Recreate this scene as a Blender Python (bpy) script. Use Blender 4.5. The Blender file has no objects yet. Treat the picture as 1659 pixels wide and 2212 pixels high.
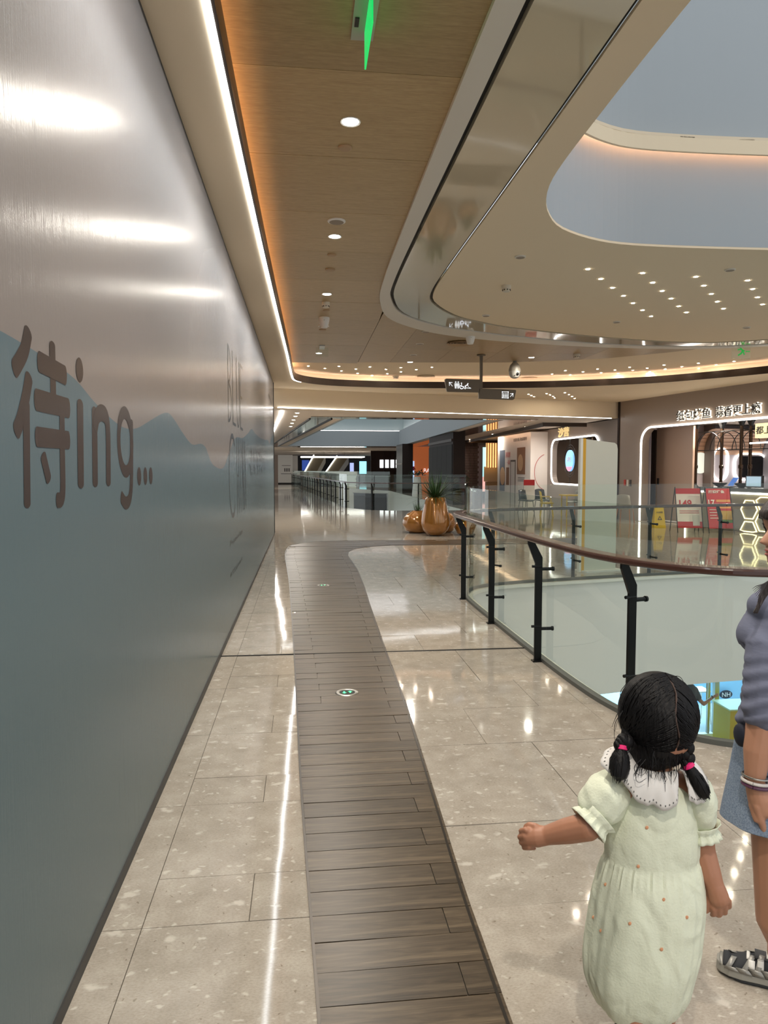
import bpy, bmesh, math, random
import numpy as np
from mathutils import Vector, Matrix
from mathutils.geometry import tessellate_polygon
random.seed(7)
SC = bpy.context.scene
COL = SC.collection
PI = math.pi

# ------------------------------------------------------------------ camera
F = 1540.0; CX, CY = 829.5, 1106.0; CAMH = 1.6
YAW, PITCH = math.radians(6.4528), math.radians(3.4929)
FW = Vector((math.sin(YAW)*math.cos(PITCH), math.cos(YAW)*math.cos(PITCH), -math.sin(PITCH)))
RT = Vector((math.cos(YAW), -math.sin(YAW), 0))
UP = RT.cross(FW)
CAMP = Vector((0, 0, CAMH))
cam = bpy.data.objects.new('camera', bpy.data.cameras.new('camera'))
COL.objects.link(cam)
cam.data.sensor_fit = 'HORIZONTAL'; cam.data.sensor_width = 36.0
cam.data.lens = 36.0*F/1659.0
cam.data.clip_start = 0.05; cam.data.clip_end = 400
M3 = Matrix((RT, UP, -FW)).transposed()
cam.matrix_world = Matrix.Translation(CAMP) @ M3.to_4x4()
SC.camera = cam
SC.view_settings.view_transform = 'Standard'
SC.view_settings.look = 'None'
SC.view_settings.gamma = 1.0
SC.view_settings.use_curve_mapping = False
SC.view_settings.exposure = 0.12
SC.cycles.use_denoising = True
SC.cycles.use_adaptive_sampling = True
SC.cycles.adaptive_threshold = 0.02
SC.cycles.max_bounces = 8
SC.cycles.diffuse_bounces = 4
SC.cycles.glossy_bounces = 3
SC.cycles.transparent_max_bounces = 20
SC.cycles.transmission_bounces = 4
SC.cycles.caustics_reflective = False
SC.cycles.caustics_refractive = False
SC.cycles.sample_clamp_indirect = 6.0

# ------------------------------------------------------------------ daylight
w = bpy.data.worlds.new('world'); SC.world = w; w.use_nodes = True
bg = w.node_tree.nodes['Background']
bg.inputs[0].default_value = (0.92, 0.96, 1.0, 1); bg.inputs[1].default_value = 0.98

# measuring helpers: turn a picture point into a place on a known plane of the hall
def ray(px, py): return FW + RT*((px-CX)/F) - UP*((py-CY)/F)
def atz(px, py, z):
    r = ray(px, py); return CAMP + r*((z-CAMH)/r.z)
def aty(px, py, y):
    r = ray(px, py); return CAMP + r*(y/r.y)
def atx(px, py, x):
    r = ray(px, py); return CAMP + r*(x/r.x)
def atd(px, py, d): return CAMP + ray(px, py)*d

def lin(c):
    c = c/255.0
    return c/12.92 if c <= 0.04045 else ((c+0.055)/1.055)**2.4
def rgb(r, g, b): return (lin(r), lin(g), lin(b), 1.0)

# ------------------------------------------------------------------ materials
MATS = {}
def nt(m): return m.node_tree.nodes, m.node_tree.links
def mat(name, col=(0.8,0.8,0.8,1), rough=0.5, metal=0.0, emit=None, estr=0.0, coat=0.0, spec=0.5, sub=0.0):
    if name in MATS: return MATS[name]
    m = bpy.data.materials.new(name); m.use_nodes = True
    b = m.node_tree.nodes['Principled BSDF']
    b.inputs['Base Color'].default_value = col
    b.inputs['Roughness'].default_value = rough
    b.inputs['Metallic'].default_value = metal
    b.inputs['Coat Weight'].default_value = coat
    b.inputs['Specular IOR Level'].default_value = spec
    if sub: 
        b.inputs['Subsurface Weight'].default_value = sub
        b.inputs['Subsurface Radius'].default_value = (0.01, 0.004, 0.002)
        b.inputs['Subsurface Scale'].default_value = 0.6
    if emit is not None:
        b.inputs['Emission Color'].default_value = emit
        b.inputs['Emission Strength'].default_value = estr
    MATS[name] = m
    return m
def bsdf(m): return m.node_tree.nodes['Principled BSDF']
def tex(m, kind, scale=None, coords='Object', mapscale=None, **kw):
    n, l = nt(m)
    tc = n.new('ShaderNodeTexCoord'); t = n.new(kind)
    out = tc.outputs[coords]
    if mapscale is not None:
        mp = n.new('ShaderNodeMapping'); mp.inputs['Scale'].default_value = mapscale
        l.new(out, mp.inputs[0]); out = mp.outputs[0]
    l.new(out, t.inputs['Vector'])
    if scale is not None: t.inputs['Scale'].default_value = scale
    for k, v in kw.items():
        if k in t.inputs: t.inputs[k].default_value = v
    return t
def ramp(m, fac, stops):
    n, l = nt(m); r = n.new('ShaderNodeValToRGB')
    e = r.color_ramp.elements
    while len(e) < len(stops): e.new(0.5)
    for i, (p, c) in enumerate(stops): e[i].position = p; e[i].color = c
    l.new(fac, r.inputs[0]); return r.outputs[0]
def mixc(m, fac, a, b, mode='MIX'):
    n, l = nt(m); x = n.new('ShaderNodeMix'); x.data_type = 'RGBA'; x.blend_type = mode
    for sock, v in ((x.inputs[0], fac), (x.inputs[6], a), (x.inputs[7], b)):
        if hasattr(v, 'is_linked'): l.new(v, sock)
        else: sock.default_value = v
    return x.outputs[2]
def bump(m, h, strength=0.1, dist=0.01):
    n, l = nt(m); b = n.new('ShaderNodeBump')
    b.inputs['Strength'].default_value = strength; b.inputs['Distance'].default_value = dist
    l.new(h, b.inputs['Height']); l.new(b.outputs[0], bsdf(m).inputs['Normal'])
def setc(m, out): m.node_tree.links.new(out, bsdf(m).inputs['Base Color'])
def objrand(m):
    n, l = nt(m); o = n.new('ShaderNodeObjectInfo'); return o.outputs['Random']

def stone_material(name, world):
    m = mat(name, rough=0.06, spec=0.5)
    n, l = nt(m)
    n1 = tex(m, 'ShaderNodeTexNoise', 7, 'Object', Detail=6, Roughness=0.6)
    n2 = tex(m, 'ShaderNodeTexNoise', 90, 'Object', (1, 2, 1), Detail=3, Roughness=0.7)
    base = ramp(m, n1.outputs[0], [(0.3, rgb(156,147,135)), (0.5, rgb(167,158,146)), (0.7, rgb(178,170,158))])
    grain = ramp(m, n2.outputs[0], [(0.30, (0.82,0.81,0.80,1)), (0.5, (1,1,1,1)), (0.70, (1.12,1.12,1.12,1))])
    c = mixc(m, 1.0, base, grain, 'MULTIPLY')
    tc = n.new('ShaderNodeTexCoord'); dn = n.new('ShaderNodeTexNoise'); dn.inputs['Scale'].default_value = 14; dn.inputs['Detail'].default_value = 3
    l.new(tc.outputs['Object'], dn.inputs['Vector'])
    for sc, mp, cut, lo, hi, col in ((10, (1,1.5,1), 0.80, 0.16, 0.34, rgb(212,205,194)), (24, (1,1.8,1), 0.66, 0.14, 0.34, rgb(210,203,192)), (34, (1.7,1,1), 0.88, 0.12, 0.26, rgb(110,97,82))):
        mpn = n.new('ShaderNodeMapping'); mpn.inputs['Scale'].default_value = mp
        ad = n.new('ShaderNodeVectorMath'); ad.operation = 'MULTIPLY_ADD'; ad.inputs[1].default_value = (0.09,0.09,0.09)
        l.new(dn.outputs['Color'], ad.inputs[0]); l.new(tc.outputs['Object'], ad.inputs[2]); l.new(ad.outputs[0], mpn.inputs[0])
        v = n.new('ShaderNodeTexVoronoi'); v.inputs['Scale'].default_value = sc; l.new(mpn.outputs[0], v.inputs['Vector'])
        d = ramp(m, v.outputs['Distance'], [(lo, (1,1,1,1)), (hi, (0,0,0,1))])
        sp = n.new('ShaderNodeSeparateColor'); l.new(v.outputs['Color'], sp.inputs[0])
        gt = ramp(m, sp.outputs[0], [(cut, (0,0,0,1)), (min(cut+0.02,1), (0.6,0.6,0.6,1))])
        c = mixc(m, mixc(m, 1.0, d, gt, 'MULTIPLY'), c, col)
    if not world:
        tone = ramp(m, objrand(m), [(0, (0.93,0.93,0.92,1)), (1, (1.04,1.03,1.02,1))])
        c = mixc(m, 1.0, c, tone, 'MULTIPLY')
    setc(m, c)
    nb = tex(m, 'ShaderNodeTexNoise', 2.6, 'Object', Detail=1)
    bump(m, nb.outputs[0], 0.022, 0.03)
    return m
M_TILE = stone_material('polished_stone_tile', False)
M_STONE = stone_material('polished_stone_floor', True)
M_GROUT = mat('grout', rgb(84,76,66), 0.8)

def wood_material(name, cols, rough, sc, axis):
    m = mat(name, rough=rough, spec=0.35)
    ms = (1, 12, 1) if axis == 'x' else (12, 1, 1)
    nz = tex(m, 'ShaderNodeTexNoise', sc, 'Object', ms, Detail=6, Roughness=0.6, Distortion=1.2)
    fine = tex(m, 'ShaderNodeTexNoise', sc*5, 'Object', ms, Detail=3)
    c = ramp(m, nz.outputs[0], [(0.28, cols[0]), (0.5, cols[1]), (0.72, cols[2])])
    f = ramp(m, fine.outputs[0], [(0.3, (0.82,0.8,0.78,1)), (0.7, (1.06,1.05,1.04,1))])
    c = mixc(m, 1.0, c, f, 'MULTIPLY')
    t = ramp(m, objrand(m), [(0, (0.78,0.77,0.76,1)), (1, (1.12,1.11,1.1,1))])
    c = mixc(m, 1.0, c, t, 'MULTIPLY')
    setc(m, c); bump(m, fine.outputs[0], 0.08, 0.004)
    return m
M_PLANK = wood_material('wood_look_plank', [rgb(44,36,27), rgb(80,68,53), rgb(110,96,77)], 0.32, 2.2, 'x')
M_CWOOD = wood_material('ceiling_wood_veneer', [rgb(168,142,100), rgb(180,154,111), rgb(190,165,121)], 0.36, 3.0, 'x')

M_CREAM = mat('cream_paint', rgb(232,214,186), 0.9, spec=0.2)
M_CREAM2 = mat('cream_ceiling', rgb(238,219,188), 0.8, spec=0.25)
M_RIM = mat('white_rim_paint', rgb(220,213,200), 0.45)
M_BAND = mat('glossy_beige_panel', rgb(206,192,164), 0.06, 0.0, coat=0.6, spec=0.9)
M_BLACK = mat('black_slot', rgb(10,10,10), 0.6)
M_BROWN = mat('dark_bronze_band', rgb(58,44,34), 0.35, 0.3)
M_WELL = mat('pale_blue_plaster', rgb(172,178,181), 0.9, spec=0.2)
M_WHITE = mat('white_paint', rgb(226,224,218), 0.5)
M_FASCIA = mat('white_fascia_panel', rgb(220,218,208), 0.35)
M_BLKMETAL = mat('black_powder_coat', rgb(14,15,16), 0.35, 0.4)
M_HANDRAIL = mat('brown_handrail', rgb(66,40,32), 0.25, coat=0.3)
M_STEEL = mat('brushed_steel', rgb(170,168,162), 0.3, 1.0)
M_DARKSTEEL = mat('dark_metal_inlay', rgb(70,66,62), 0.3, 0.9)
M_CHANNEL = mat('grey_glass_channel', rgb(96,98,94), 0.5, 0.3)
M_DARKBROWN = mat('dark_brown_cladding', rgb(50,40,36), 0.5, spec=0.15)
M_GREYWALL = mat('warm_grey_laminate', rgb(150,134,122), 0.4)
M_SIGNGREY = mat('taupe_sign_metal', rgb(106,94,78), 0.45, 0.2)
M_LED = mat('white_led', rgb(255,255,255), 0.5, emit=(0.93,0.97,1,1), estr=14)
M_LEDSOFT = mat('white_led_tube', rgb(255,255,255), 0.5, emit=(1,0.97,0.90,1), estr=5.0)
M_COVE = mat('warm_cove_led', rgb(255,220,180), 0.5, emit=(1,0.66,0.43,1), estr=14)
M_COVEPINK = mat('soft_cove_led', rgb(255,225,205), 0.5, emit=(1,0.84,0.80,1), estr=7)
M_LAMP = mat('lamp_lens', rgb(255,255,255), 0.5, emit=(1,0.95,0.86,1), estr=40)
M_STAR = mat('small_lamp_lens', rgb(255,255,255), 0.5, emit=(1,0.88,0.70,1), estr=300)
M_GREENLIT = mat('green_lit_acrylic', rgb(10,160,60), 0.3, emit=(0.01,0.85,0.18,1), estr=0.7)
M_SYMBOL = mat('lit_white_symbol', rgb(250,250,255), 0.5, emit=(0.9,0.97,1,1), estr=0.55)
M_GREY = mat('mid_grey_plastic', rgb(120,120,118), 0.5)
M_BLACKPLASTIC = mat('black_plastic', rgb(16,16,17), 0.3)

def glass_material(name, tint, refl=1.0):
    m = bpy.data.materials.new(name); m.use_nodes = True
    n, l = nt(m); n.clear()
    out = n.new('ShaderNodeOutputMaterial'); mx = n.new('ShaderNodeMixShader')
    tr = n.new('ShaderNodeBsdfTransparent'); tr.inputs[0].default_value = tint
    gl = n.new('ShaderNodeBsdfGlossy'); gl.inputs['Roughness'].default_value = 0.01
    gl.inputs[0].default_value = (0.95,1,0.98,1)
    fr = n.new('ShaderNodeFresnel'); fr.inputs[0].default_value = 1.5
    ge = n.new('ShaderNodeNewGeometry')
    s = n.new('ShaderNodeMath'); s.operation = 'SUBTRACT'; s.inputs[0].default_value = refl
    l.new(ge.outputs['Backfacing'], s.inputs[1])
    mu = n.new('ShaderNodeMath'); mu.operation = 'MULTIPLY'; mu.use_clamp = True
    l.new(fr.outputs[0], mu.inputs[0]); l.new(s.outputs[0], mu.inputs[1])
    l.new(mu.outputs[0], mx.inputs[0]); l.new(tr.outputs[0], mx.inputs[1]); l.new(gl.outputs[0], mx.inputs[2])
    l.new(mx.outputs[0], out.inputs[0])
    MATS[name] = m
    return m
M_GLASS = glass_material('balustrade_glass', (0.945,0.972,0.95,1))
M_GEDGE = mat('green_glass_edge', rgb(30,52,46), 0.15)

# ------------------------------------------------------------------ mesh helpers
class MB:
    def __init__(s): s.v = []; s.f = []
    def add(s, vs, fs):
        o = len(s.v); s.v += [tuple(x) for x in vs]; s.f += [tuple(i+o for i in f) for f in fs]; return s
    def box(s, c, d, rz=0.0, M=None):
        x, y, z = d[0]/2, d[1]/2, d[2]/2
        vs = [Vector((a*x, b*y, e*z)) for a in (-1,1) for b in (-1,1) for e in (-1,1)]
        R = Matrix.Rotation(rz, 3, 'Z') if M is None else M
        vs = [R @ q + Vector(c) for q in vs]
        return s.add(vs, [(0,1,3,2),(4,6,7,5),(0,4,5,1),(2,3,7,6),(0,2,6,4),(1,5,7,3)])
    def prism(s, poly, z0, z1):
        n = len(poly); tri = tessellate_polygon([[Vector((p[0],p[1],0)) for p in poly]])
        ar = sum(poly[i][0]*poly[(i+1)%n][1]-poly[(i+1)%n][0]*poly[i][1] for i in range(n))
        vs = [(p[0],p[1],z0) for p in poly] + [(p[0],p[1],z1) for p in poly]
        fs = []
        for t in tri:
            a, b, c = t
            sa = (poly[b][0]-poly[a][0])*(poly[c][1]-poly[a][1])-(poly[c][0]-poly[a][0])*(poly[b][1]-poly[a][1])
            if sa < 0: a, c = c, a
            fs.append((a+n, b+n, c+n)); fs.append((c, b, a))
        for i in range(n):
            j = (i+1) % n
            fs.append((i, j, j+n, i+n) if ar > 0 else (j, i, i+n, j+n))
        return s.add(vs, fs)
    def tube(s, pts, r, n=8, caps=True, rs=None):
        pts = [Vector(p) for p in pts]; rings = []; up = None
        for i, p in enumerate(pts):
            t = (pts[min(i+1,len(pts)-1)] - pts[max(i-1,0)])
            t = t.normalized() if t.length > 1e-9 else Vector((0,0,1))
            if up is None:
                up = Vector((0,0,1)) if abs(t.z) < 0.9 else Vector((1,0,0))
            a = t.cross(up)
            if a.length < 1e-6: a = t.orthogonal()
            a.normalize(); b = a.cross(t).normalized(); up = b
            rr = rs[i] if rs else r
            rings.append([p + a*math.cos(2*PI*k/n)*rr + b*math.sin(2*PI*k/n)*rr for k in range(n)])
        vs = [q for ring in rings for q in ring]; fs = []
        for i in range(len(pts)-1):
            for k in range(n):
                k2 = (k+1) % n
                fs.append((i*n+k, i*n+k2, (i+1)*n+k2, (i+1)*n+k))
        if caps:
            fs.append(tuple(range(n))[::-1]); fs.append(tuple((len(pts)-1)*n+k for k in range(n)))
        return s.add(vs, fs)
    def cyl(s, p0, p1, r, n=16): return s.tube([p0, p1], r, n)
    def lathe(s, prof, c=(0,0,0), n=24, M=None, caps=True):
        vs = []; fs = []
        for r, z in prof:
            for k in range(n):
                q = Vector((r*math.cos(2*PI*k/n), r*math.sin(2*PI*k/n), z))
                if M is not None: q = M @ q
                vs.append(q + Vector(c))
        m = len(prof)
        for i in range(m-1):
            for k in range(n):
                k2 = (k+1) % n
                fs.append((i*n+k, i*n+k2, (i+1)*n+k2, (i+1)*n+k))
        if caps and prof[0][0] > 1e-5: fs.append(tuple(range(n))[::-1])
        if caps and prof[-1][0] > 1e-5: fs.append(tuple((m-1)*n+k for k in range(n)))
        return s.add(vs, fs)
    def disc(s, c, r, axis='z', n=20, flip=False):
        vs = [Vector(c)+Vector((r*math.cos(2*PI*k/n), r*math.sin(2*PI*k/n), 0)) for k in range(n)]
        f = tuple(range(n)); return s.add(vs, [f[::-1] if flip else f])
    def ellipsoid(s, c, r, n=16, m=10, R=None):
        vs = []; fs = []
        for i in range(m+1):
            th = PI*i/m
            for k in range(n):
                q = Vector((r[0]*math.sin(th)*math.cos(2*PI*k/n), r[1]*math.sin(th)*math.sin(2*PI*k/n), r[2]*math.cos(th)))
                if R is not None: q = R @ q
                vs.append(q+Vector(c))
        for i in range(m):
            for k in range(n):
                k2 = (k+1) % n
                fs.append((i*n+k, (i+1)*n+k, (i+1)*n+k2, i*n+k2))
        return s.add(vs, fs)
    def grid(s, P, closed=False):
        a, b = len(P), len(P[0]); vs = [q for row in P for q in row]; fs = []
        for i in range(a-1):
            for j in range(b if closed else b-1):
                j2 = (j+1) % b
                fs.append((i*b+j, i*b+j2, (i+1)*b+j2, (i+1)*b+j))
        return s.add(vs, fs)
    def mesh(s, name):
        me = bpy.data.meshes.new(name); me.from_pydata(s.v, [], s.f)
        bm = bmesh.new(); bm.from_mesh(me); bmesh.ops.remove_doubles(bm, verts=bm.verts, dist=1e-6)
        bmesh.ops.recalc_face_normals(bm, faces=bm.faces); bm.to_mesh(me); bm.free(); me.update(); return me
    def build(s, name, m, parent=None, smooth=False, bevel=0.0, loc=None):
        me = s.mesh(name)
        if m: me.materials.append(m)
        o = bpy.data.objects.new(name, me); COL.objects.link(o)
        if parent: o.parent = parent
        if loc is not None: o.location = loc
        if smooth: shade(me)
        if bevel:
            b = o.modifiers.new('bevel', 'BEVEL'); b.width = bevel; b.segments = 2; b.limit_method = 'ANGLE'
        return o
def shade(me, angle=40):
    bm = bmesh.new(); bm.from_mesh(me); bmesh.ops.remove_doubles(bm, verts=bm.verts, dist=1e-5)
    ca = math.radians(angle)
    for f in bm.faces: f.smooth = True
    for e in bm.edges:
        if len(e.link_faces) == 2: e.smooth = e.calc_face_angle(0) < ca
    bm.to_mesh(me); bm.free()
def obj(name, me, parent=None, loc=None):
    o = bpy.data.objects.new(name, me); COL.objects.link(o)
    if parent: o.parent = parent
    if loc is not None: o.location = loc
    return o
def thing(name, label, cat, loc=(0,0,0), rz=0, group=None):
    o = bpy.data.objects.new(name, None); COL.objects.link(o); o.empty_display_size = 0.1
    o.location = loc; o.rotation_euler = (0, 0, rz); o['label'] = label; o['category'] = cat
    if group: o['group'] = group
    return o
def tag(o, label, cat, group=None):
    o['label'] = label; o['category'] = cat
    if group: o['group'] = group
    return o
def struct(o, label=None):
    o['kind'] = 'structure'
    if label: o['label'] = label
    return o
def copytree(o, loc=None, parent=None):
    c = o.copy(); COL.objects.link(c)
    if parent: c.parent = parent
    if loc is not None: c.location = loc
    for ch in list(o.children): copytree(ch, None, c)
    return c
def smoothline(pts, k=6):
    P = [Vector(p) for p in pts]; out = []
    for i in range(len(P)-1):
        p0 = P[max(i-1,0)]; p1 = P[i]; p2 = P[i+1]; p3 = P[min(i+2,len(P)-1)]
        d1 = (p2-p1).length
        m1 = (p2-p0)/max((p2-p0).length,1e-6)*d1 if i > 0 else (p2-p1)
        m2 = (p3-p1)/max((p3-p1).length,1e-6)*d1 if i < len(P)-2 else (p2-p1)
        for j in range(k):
            t = j/k
            out.append(p1*(2*t**3-3*t**2+1)+m1*(t**3-2*t*t+t)+p2*(-2*t**3+3*t*t)+m2*(t**3-t*t))
    out.append(P[-1]); return out
def resample(pts, n):
    L = [0.0]
    for i in range(1, len(pts)): L.append(L[-1]+(Vector(pts[i])-Vector(pts[i-1])).length)
    out = []; j = 0
    for i in range(n):
        t = L[-1]*i/(n-1)
        while j < len(pts)-2 and L[j+1] < t: j += 1
        u = (t-L[j])/max(L[j+1]-L[j],1e-9)
        out.append(Vector(pts[j]).lerp(Vector(pts[j+1]), min(max(u,0),1)))
    return out
def strip_between(A, B, z0, z1, n=60):
    """slab between two plan curves"""
    a = resample(A, n); b = resample(B, n); mb = MB()
    mb.grid([[(p.x,p.y,z0) for p in b], [(p.x,p.y,z0) for p in a]])
    mb.grid([[(p.x,p.y,z1) for p in a], [(p.x,p.y,z1) for p in b]])
    mb.grid([[(p.x,p.y,z0) for p in a], [(p.x,p.y,z1) for p in a]])
    mb.grid([[(p.x,p.y,z1) for p in b], [(p.x,p.y,z0) for p in b]])
    return mb
def offset2(pts, d):
    out = []
    for i, p in enumerate(pts):
        t = Vector(pts[min(i+1,len(pts)-1)])-Vector(pts[max(i-1,0)])
        t = Vector((t[0],t[1])).normalized()
        out.append(Vector((p[0]-t.y*d, p[1]+t.x*d)))
    return out
def wallstrip(pts, z0, z1, th):
    """upright band of thickness th to the left of the walking direction of pts"""
    a = [Vector((p[0],p[1])) for p in pts]; b = offset2(a, th); mb = MB()
    mb.grid([[(p.x,p.y,z0) for p in b], [(p.x,p.y,z0) for p in a]])
    mb.grid([[(p.x,p.y,z1) for p in a], [(p.x,p.y,z1) for p in b]])
    mb.grid([[(p.x,p.y,z0) for p in a], [(p.x,p.y,z1) for p in a]])
    mb.grid([[(p.x,p.y,z1) for p in b], [(p.x,p.y,z0) for p in b]])
    n = len(a)
    mb.add([(a[0].x,a[0].y,z0),(a[0].x,a[0].y,z1),(b[0].x,b[0].y,z1),(b[0].x,b[0].y,z0)], [(0,1,2,3)])
    mb.add([(a[-1].x,a[-1].y,z0),(a[-1].x,a[-1].y,z1),(b[-1].x,b[-1].y,z1),(b[-1].x,b[-1].y,z0)], [(3,2,1,0)])
    return mb
def interp(pts, y, k=1, v=0):
    """x for a given y on a plan polyline that runs with rising y"""
    for i in range(len(pts)-1):
        a, b = pts[i], pts[i+1]
        if a[k] <= y <= b[k] and b[k] > a[k]:
            return a[v]+(b[v]-a[v])*(y-a[k])/(b[k]-a[k])
    return pts[0][v] if y < pts[0][k] else pts[-1][v]
DG = None
def text_mesh(s, size, extrude, spacing=1.0, bold=0.0):
    cu = bpy.data.curves.new('lettering', 'FONT'); cu.body = s; cu.size = size
    cu.extrude = extrude; cu.space_character = spacing; cu.offset = bold
    cu.align_x = 'LEFT'; cu.resolution_u = 3
    o = bpy.data.objects.new('lettering', cu); COL.objects.link(o)
    dg = bpy.context.evaluated_depsgraph_get()
    me = bpy.data.meshes.new_from_object(o.evaluated_get(dg))
    bpy.data.objects.remove(o); bpy.data.curves.remove(cu)
    return me
def text_on(name, s, m, parent, origin, xdir, zdir, width=None, height=None, ext=0.002, bold=0.0, label=None):
    """lettering laid on a plane; origin = lower-left corner, scaled to width x height"""
    me = text_mesh(s, 1.0, 0.01, 1.0, bold)
    xs = [v.co.x for v in me.vertices]; ys = [v.co.y for v in me.vertices]
    x0, x1, y0, y1 = min(xs), max(xs), min(ys), max(ys)
    sx = width/(x1-x0) if width else None; sy = height/(y1-y0) if height else None
    sx = sx or sy; sy = sy or sx
    X = Vector(xdir).normalized(); Z = Vector(zdir).normalized(); N = X.cross(Z)
    for v in me.vertices:
        v.co = Vector(origin)+X*((v.co.x-x0)*sx)+Z*((v.co.y-y0)*sy)+N*(v.co.z/0.01*ext)
    me.materials.clear(); me.materials.append(m)
    o = obj(name, me, parent)
    if label: o['label'] = label
    return o
def bake_mesh(mb, name, voxel, smooth=6, factor=0.5):
    """joins overlapping pieces into one continuous surface"""
    me = mb.mesh(name); o = bpy.data.objects.new(name, me); COL.objects.link(o)
    r = o.modifiers.new('r', 'REMESH'); r.mode = 'VOXEL'; r.voxel_size = voxel
    s = o.modifiers.new('s', 'SMOOTH'); s.iterations = smooth; s.factor = factor
    dg = bpy.context.evaluated_depsgraph_get()
    out = bpy.data.meshes.new_from_object(o.evaluated_get(dg))
    bpy.data.objects.remove(o); bpy.data.meshes.remove(me)
    for p in out.polygons: p.use_smooth = True
    out.materials.clear()
    return out
def cap(mb, p0, r0, p1, r1, n=14):
    """tapered limb piece with round ends"""
    p0, p1 = Vector(p0), Vector(p1); t = (p1-p0)
    if t.length < 1e-6: mb.ellipsoid(p0, (r0,r0,r0), n, 8); return
    t.normalize(); pts = []; rs = []
    for k in range(4): 
        a = PI/2*(k/4); pts.append(p0 - t*r0*math.cos(a)); rs.append(max(r0*math.sin(a), 1e-4))
    pts.append(p0); rs.append(r0); pts.append(p1); rs.append(r1)
    for k in range(3, -1, -1):
        a = PI/2*(k/4); pts.append(p1 + t*r1*math.cos(a)); rs.append(max(r1*math.sin(a), 1e-4))
    mb.tube(pts, r0, n, True, rs)
def chain(mb, pts, rs):
    for i in range(len(pts)-1): cap(mb, pts[i], rs[i], pts[i+1], rs[i+1])
# ================================================================== SETTING
VOID1 = [(9.5,3.70),(9.5,10.55),(7.3,10.42),(5.7,10.22),(4.36,9.95),(3.2,9.68),(2.75,9.55),(2.4,9.36),(2.17,9.10),(2.04,8.75),
         (1.995,8.3),(1.985,7.0),(1.99,5.5),(2.02,4.75),(2.07,4.4),(2.16,4.12),(2.30,3.90),(2.5,3.77),(2.8,3.71)]
VOID2 = [(1.77,29.0),(2.4,27.6),(3.2,26.85),(6.2,26.8),(6.2,51.0),(-1.03,69.0)]
def hole_slab(outer, holes, z):
    loops = [[Vector((p[0],p[1],0)) for p in lp] for lp in [outer]+holes]
    flat = [(p.x,p.y,z) for lp in loops for p in lp]
    mb = MB(); mb.add(flat, [tuple(t) for t in tessellate_polygon(loops)]); return mb
def clip(poly, a, b, side):
    """keep the part of a convex polygon on one side of the line a-b"""
    out = []; n = len(poly)
    f = lambda p: side*((b[0]-a[0])*(p[1]-a[1])-(b[1]-a[1])*(p[0]-a[0]))
    for i in range(n):
        p, q = poly[i], poly[(i+1)%n]; fp, fq = f(p), f(q)
        if fp >= 0: out.append(p)
        if (fp > 1e-9 and fq < -1e-9) or (fp < -1e-9 and fq > 1e-9):
            t = fp/(fp-fq); out.append((p[0]+(q[0]-p[0])*t, p[1]+(q[1]-p[1])*t))
    return out
def area(poly):
    return 0.5*sum(poly[i][0]*poly[(i+1)%len(poly)][1]-poly[(i+1)%len(poly)][0]*poly[i][1] for i in range(len(poly)))
CCW = VOID1 if area(VOID1) > 0 else VOID1[::-1]
def minus_void(poly):
    pieces = []; rest = poly
    for i in range(len(CCW)):
        a, b = CCW[i], CCW[(i+1)%len(CCW)]
        outp = clip(rest, a, b, -1)
        if len(outp) > 2 and abs(area(outp)) > 1e-5: pieces.append(outp)
        rest = clip(rest, a, b, 1)
        if len(rest) < 3: return pieces
    return pieces
# ---- floor
TY = 16.15
fl = hole_slab([(-0.9,-3),(13,-3),(13,TY),(-0.9,TY)], [VOID1], -0.006).build('floor', M_GROUT)
struct(fl, 'polished beige stone tiled floor with a wood-look path')
ff = hole_slab([(-9,TY),(14,TY),(14,96),(-9,96)], [VOID2], 0.0).build('floor', M_STONE)
struct(ff, 'glossy beige stone floor beyond the planters')
PL = [(0.055,-3),(0.05,1.5),(0.04,1.97),(0.01,2.77),(-0.02,3.63),(-0.06,5.23),(-0.12,7.4),(-0.2,9.96),(-0.29,12.0),(-0.34,13.2),(-0.33,14.2),(-0.25,14.92),(-0.02,15.35),(0.45,15.62),(1.5,15.74)]
PR = [(0.57,-3),(0.585,1.5),(0.59,1.91),(0.6,2.54),(0.63,3.25),(0.69,4.72),(0.72,6.24),(0.77,8.17),(0.82,9.7),(0.85,11.22),(0.82,12.4),(0.81,13.05),(0.86,13.6),(1.0,14.09),(1.3,14.45),(1.76,14.66),(2.6,14.72),(4.5,14.73)]
def path_l(y): return interp(PL, y)
def path_r(y): return interp(PR, y) if y < 14.72 else 6.5
def tile(poly, m=M_TILE, tilt=0.0022):
    ps = [p for p in minus_void(poly)]
    if not ps: return
    cx = sum(p[0] for p in poly)/len(poly); cy = sum(p[1] for p in poly)/len(poly)
    a, b = random.gauss(0,tilt), random.gauss(0,tilt*0.8)
    mb = MB()
    for q in ps:
        if area(q) < 0: q = q[::-1]
        n = len(q)
        top = [(p[0],p[1],a*(p[0]-cx)+b*(p[1]-cy)) for p in q]
        mb.add(top+[(p[0],p[1],-0.006) for p in q], [tuple(range(n))]+[(i+n,(i+1)%n+n,(i+1)%n,i) for i in range(n)])
    return mb.build('tile', m, fl)
G = 0.0016
def rows(start, widths, y1):
    out = [start]; i = 0
    while out[-1] < y1: out.append(out[-1]+widths[i % len(widths)]); i += 1
    return out
ly = rows(-1.17, [0.30,0.61], TY); ly[-1] = TY
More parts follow.
